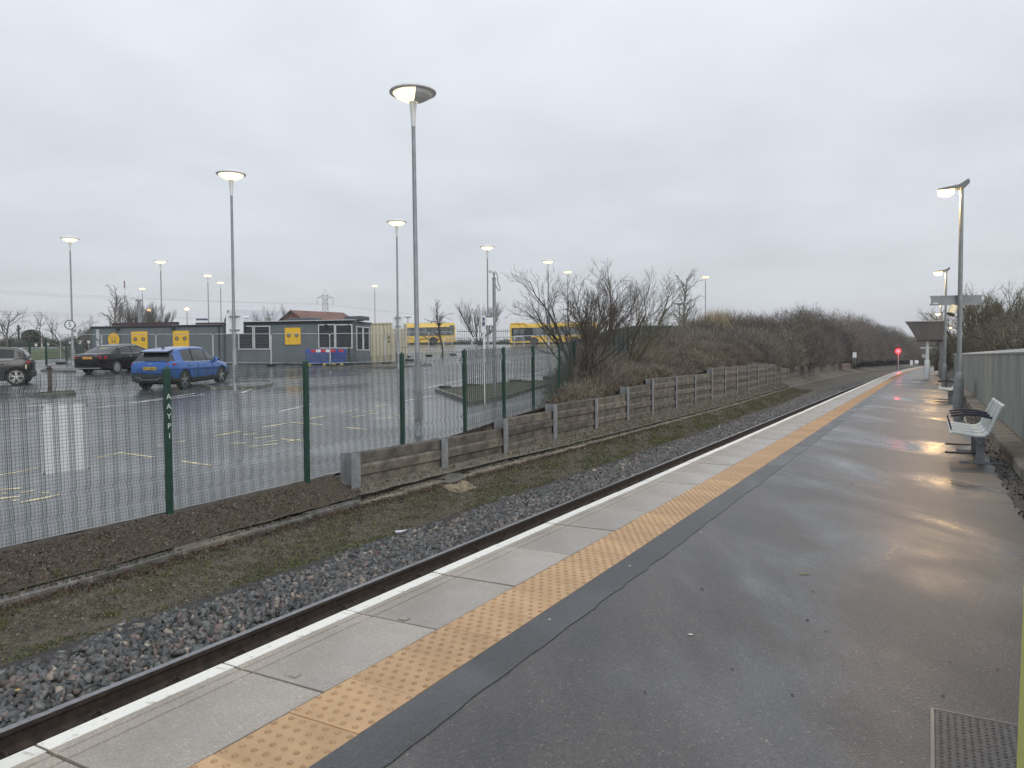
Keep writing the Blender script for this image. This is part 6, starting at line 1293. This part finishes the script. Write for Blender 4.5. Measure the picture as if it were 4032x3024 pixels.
# grit
n = 26000; t = 1.5 + 58 * rng.uniform(0, 1, n) ** 1.8; s = np.array([s_k(x) for x in t]) + rng.uniform(-1.1, 1.3, n); fl_ = np.array([max(fence_st(x)[0], s_w(x) if x > 9.4 else -99) for x in np.linspace(1, 75, 150)]); fi = np.interp(t, np.linspace(1, 75, 150), fl_); kp = (s > fi + .03) & ((s < np.array([s_k(x) for x in t]) - .2) | (s > np.array([s_k(x) for x in t]) + .03)); s, t = s[kp], t[kp]
P = Tn(s, t, on_ground(s, t) + .003); cl_ = np.array([(.17, .15, .12), (.12, .10, .075), (.24, .22, .19), (.10, .075, .055)])[rng.choice(4, len(P), p=[.35, .3, .1, .25])] * rng.uniform(.6, 1.4, (len(P), 1)); tag(stones('grit', P, rng.uniform(.005, .014, len(P)) * (1 + t / 30), cl_, M_stone), 'brown grit and pebbles strewn over the verge', 'grit', kind='stuff')
n = 70000; t = 1.5 + 62 * rng.uniform(0, 1, n) ** 1.9; s = np.array([s_k(x) for x in t]) + np.where(rng.uniform(0, 1, n) < .7, rng.uniform(.02, 1.6, n), -rng.uniform(.2, 1.1, n)); fi = np.interp(t, np.linspace(1, 75, 150), fl_); kp = s > fi + .03; s, t = s[kp], t[kp]
P = Tn(s, t, on_ground(s, t) + rng.uniform(.001, .008, len(s))); V, F = quads(P, rng.uniform(.004, .013, len(P)) * (1 + t / 18)); cl_ = np.array([(.16, .145, .12), (.10, .085, .062), (.22, .205, .18), (.06, .05, .038), (.13, .12, .075)])[rng.choice(5, len(P), p=[.27, .27, .08, .23, .15])] * rng.uniform(.5, 1.4, (len(P), 1)); tag(np_mesh('stone_chips', V, F, M_leaf, np.repeat(cl_, 4, 0)), 'small stone chips and crumbs of soil over the trackside ground', 'grit', kind='stuff')
n = 5000; t = 1.5 + 60 * rng.uniform(0, 1, n) ** 1.6; s = np.array([s_k(x) for x in t]) - rng.uniform(.01, .2, n); P = Tn(s, t, np.full(n, Z_KERB - .008)); V, F = quads(P, rng.uniform(.006, .02, n) * (1 + t / 20)); cl_ = np.array([(.09, .075, .055), (.05, .042, .03), (.075, .085, .03)])[rng.choice(3, n)] * rng.uniform(.6, 1.3, (n, 1)); tag(np_mesh('kerb_dirt', V, F, M_leaf, np.repeat(cl_, 4, 0)), 'dirt and moss crumbs lying along the kerb edging', 'dirt', kind='stuff')
# grass tufts
cen = [(s_k(q) + o_, q) for q, o_ in zip(rng.uniform(2.5, 40, 150), rng.choice([-.24, .06, .3, .7, 1.0], 150))]; TP_, TD_ = [], []
for a_, q in cen:
    m_ = rng.integers(10, 34); P0 = T(a_, q, 0); zz_ = z_tb(a_, q) if a_ > s_k(q) else z_vg(a_, q); TP_.append(np.stack([rng.normal(P0.x, .03, m_), rng.normal(P0.y, .03, m_), np.full(m_, zz_ - .005)], -1)); d_ = np.stack([rng.normal(0, .5, m_), rng.normal(0, .5, m_), np.ones(m_)], -1); TD_.append(d_ / np.linalg.norm(d_, axis=1, keepdims=True))
TP_, TD_ = np.concatenate(TP_), np.concatenate(TD_); n = len(TP_); V, F = twigs(TP_, TD_, rng.uniform(.04, .16, n), np.full(n, .0035)); tag(np_mesh('grass_tufts', V, F, M_twig, np.repeat(np.array([(.13, .15, .05), (.20, .17, .09), (.10, .12, .04)])[rng.choice(3, n)] * rng.uniform(.6, 1.3, (n, 1)), 3, 0)), 'small tufts of rough grass along the trackside', 'grass', kind='stuff')
# fallen leaves
n = 15000; t = 1.5 + 25 * rng.uniform(0, 1, n) ** 1.2; kf = np.array([s_k(x) for x in t]); s = np.where(rng.uniform(0, 1, n) < .45, kf + np.abs(rng.normal(0, .10, n)) + .01, kf - .2 - rng.uniform(0, .95, n)); fi = np.interp(t, np.linspace(1, 75, 150), fl_); kp = s > fi + .03; s, t = s[kp], t[kp]
P = Tn(s, t, on_ground(s, t) + rng.uniform(.004, .03, len(s))); V, F = quads(P, rng.uniform(.010, .026, len(P))); cl_ = np.array([(.085, .045, .03), (.055, .034, .024), (.125, .08, .05), (.04, .028, .02)])[rng.choice(4, len(P))] * rng.uniform(.6, 1.3, (len(P), 1)); tag(np_mesh('fallen_leaves', V, F, M_leaf, np.repeat(cl_, 4, 0)), 'dead brown leaves drifted against the kerb edging', 'leaves', kind='stuff')
# dead stems in the verge and cess
n = 420; t = rng.uniform(3, 45, n); s = np.where(rng.uniform(0, 1, n) < .5, np.array([s_k(x) for x in t]) + rng.uniform(.02, .9, n), np.array([s_k(x) for x in t]) - rng.uniform(.2, .3, n)); P = Tn(s, t, on_ground(s, t)); D = np.stack([rng.normal(0, .35, n), rng.normal(0, .35, n), np.ones(n)], -1); D /= np.linalg.norm(D, axis=1, keepdims=True); V, F = twigs(P, D, rng.uniform(.08, .38, n), np.full(n, .003) * (1 + t / 20)); tag(np_mesh('dead_stems', V, F, M_twig, np.repeat(np.array([(.17, .12, .075)]) * rng.uniform(.4, 1.4, (n, 1)), 3, 0)), 'dry weed stems standing in the cess and verge', 'weeds', kind='stuff')
# debris trough by the sheet fence
n = 1500; t = rng.uniform(6, 40, n); s = rng.uniform(.78, 1.02, n); P = Tn(s, t, np.full(n, .006) + rng.uniform(-.004, .012, n)); cl_ = np.array([(.05, .042, .035), (.085, .07, .05), (.03, .028, .025)])[rng.choice(3, n)] * rng.uniform(.6, 1.3, (n, 1)); tag(stones('trough_debris', P, rng.uniform(.005, .015, n), cl_ * .6, M_stone), 'dark wet debris lying in the gutter below the concrete upstand', 'debris', kind='stuff')
b = MB(); b.sweep([(.78, -.02), (1.04, -.02), (1.04, -.0015), (.78, -.0015)], [(lambda a, h, t=t: T(a, t, h)) for t in np.arange(-5, 133, 3.0)]); tag(b.build('gutter', mat('gutter_silt', (.045, .04, .035), .6, c2=(.025, .022, .02), scale=8, bump=.8, bscale=50)), kind='structure')
# individual litter
M_lyel = mat('leaf_yellow', (.42, .30, .09), .6); M_lred = mat('leaf_rust', (.22, .06, .03), .6); M_lgrn = mat('leaf_olive', (.20, .19, .04), .6)
def leaf(px, py, z, L_, m, lab):
    p = onz(px, py, z); b = MB(); o = [(0, -.5), (.16, -.32), (.42, -.3), (.26, -.05), (.5, .12), (.22, .2), (.12, .5), (-.05, .26), (-.36, .36), (-.24, .05), (-.5, -.1), (-.2, -.2)]
    b.add([(x * L_, y * L_, .012 * math.sin(i * 2.1) + .006) for i, (x, y) in enumerate(o)] + [(0, 0, .004)], [(i, (i + 1) % 12, 12) for i in range(12)]); tag(b.build('fallen_leaf', m, None, p, random.uniform(0, 6)), lab, 'leaf')
leaf(58, 2722, -.98, .085, M_lyel, 'mustard yellow leaf on the ballast near the rail'); leaf(975, 2418, -.99, .08, M_lyel, 'pale torn leaf on the ballast beside a red stone'); leaf(1480, 2175, -1.0, .09, M_lred, 'rust red leaf lying on ballast past the moss'); leaf(2015, 2008, -1.0, .1, M_lred, 'orange-brown leaf on the ballast close to the rail')
p = onz(3166, 2262, 0); b = MB(); b.add([(-.06, 0, .003), (0, .014, .006), (.07, .004, .004), (0, -.012, .005)], [(0, 1, 2, 3)]); tag(b.build('fallen_leaf', M_lgrn, None, p, .1), 'slim olive green leaf on the wet platform tarmac', 'leaf')
# chewing gum and spots trodden into the tarmac
M_gum = mat('gum', (.55, .54, .46), .6); M_spot = mat('tar_spot', (.02, .02, .022), .5)
for i, (px, py, r_, m) in enumerate(((2718, 2500, .016, M_gum), (2163, 2441, .010, M_gum), (3200, 2330, .010, M_spot), (3180, 2442, .012, M_spot), (3252, 2487, .009, M_spot), (2882, 2635, .009, M_spot), (3120, 2738, .009, M_spot), (2764, 2320, .012, M_spot), (3355, 1905, .02, M_spot), (3415, 1900, .015, M_spot), (2540, 2727, .007, M_spot), (3712, 2742, .008, M_spot), (3928, 2638, .009, M_spot), (3740, 2608, .008, M_spot), (2480, 2230, .012, M_gum), (2760, 2100, .013, M_gum), (3152, 1917, .016, M_gum))):
    p = onz(px, py, .0); b = MB(); a_ = np.linspace(0, 2 * np.pi, 10)[:-1]; b.add([(r_ * math.cos(q) * random.uniform(.7, 1.2), r_ * math.sin(q) * random.uniform(.6, 1.1), .0045) for q in a_] + [(0, 0, .0065)], [(k, (k + 1) % 9, 9) for k in range(9)]); gm = m is M_gum
    tag(b.build('gum_spot' if gm else 'tar_spot', m, None, p), 'pale trodden gum spot on the platform tarmac' if gm else 'small black spot on the platform tarmac', 'spot', 'gum spots on the platform' if gm else 'black spots on the platform')
# paper tube on the ballast edge
p = onz(1575, 2098, -1.07); e = empty('litter_tube', p, R(12), 'white paper tube with clear cap dropped beside the ballast', 'litter'); b = MB(); b.tube([(-.07, 0, .02), (.06, 0, .02)], .019, 10); b.build('tube', mat('paper_blue_white', (.62, .66, .78), .5), e); b = MB(); b.tube([(.06, 0, .02), (.10, .01, .025)], [.026, .030], 10); b.build('cap', mat('cap_clear', (.35, .34, .3), .3), e)
# broken cover over torn sacking in the cess
p = onz(1750, 1912, -.98); e = empty('broken_cover', p, R(15), 'broken round cover resting on torn sacking beside the kerb edging', 'cover')
b = MB(); a_ = [2 * math.pi * k / 22 for k in range(22)]; rr = [.36 * (1 + .05 * math.sin(3 * q)) for q in a_]
Mx = Matrix.Translation((.05, .02, .15)) @ Matrix.Rotation(R(7), 4, 'X') @ Matrix.Rotation(R(-5), 4, 'Y'); b.prism([(r_ * math.cos(q), r_ * math.sin(q) * .85) for q, r_ in zip(a_, rr)], -.022, .0, 'z', Mx); b.build('lid', mat('lid_grey', (.155, .15, .14), .5, c2=(.085, .085, .075), scale=5, bump=.3), e)
b = MB(); b.lathe([(.30, -.16), (.31, .10), (.27, .10), (.27, -.12)], 18); b.build('chamber_ring', M_und, e)
M_sack = mat('sacking', (.25, .21, .145), .85, c2=(.12, .10, .07), scale=7, bump=.6, bscale=60); rr_ = np.random.default_rng(3)
for k in range(7):
    a0 = R(150 + k * 34 + rr_.uniform(-8, 8)); n1, n2 = 6, 5; g = []
    for i in range(n1):
        for j in range(n2):
            r_ = .30 + .07 * i; q = a0 + (j - 2) * .14 * (1 + .06 * i); g.append((r_ * math.cos(q) + rr_.normal(0, .012), r_ * math.sin(q) * .85 + rr_.normal(0, .012), .11 - .034 * i + .022 * math.sin(j * 2.2 + k) + rr_.normal(0, .012)))
    b = MB(); b.add(g, [(i * n2 + j, i * n2 + j + 1, (i + 1) * n2 + j + 1, (i + 1) * n2 + j) for i in range(n1 - 1) for j in range(n2 - 1)]); b.build('sacking_flap', M_sack, e, fix=False)

# ------------------------------------------------------------------ damp winter air
b = MB(); b.box(-1000, 1000, -200, 1100, -2.6, 62); hz_ = b.build('haze', None); tag(hz_, 'thin damp winter mist', 'haze', kind='stuff')
hm = bpy.data.materials.new('damp_air'); hm.use_nodes = True; ht_ = hm.node_tree; ht_.nodes.clear(); ho = N('ShaderNodeOutputMaterial', ht_); hv = N('ShaderNodeVolumePrincipled', ht_)
hv.inputs['Color'].default_value = (.93, .95, 1, 1); hv.inputs['Density'].default_value = .00055; hv.inputs['Anisotropy'].default_value = .2; ht_.links.new(hv.outputs[0], ho.inputs['Volume']); hz_.data.materials.append(hm)
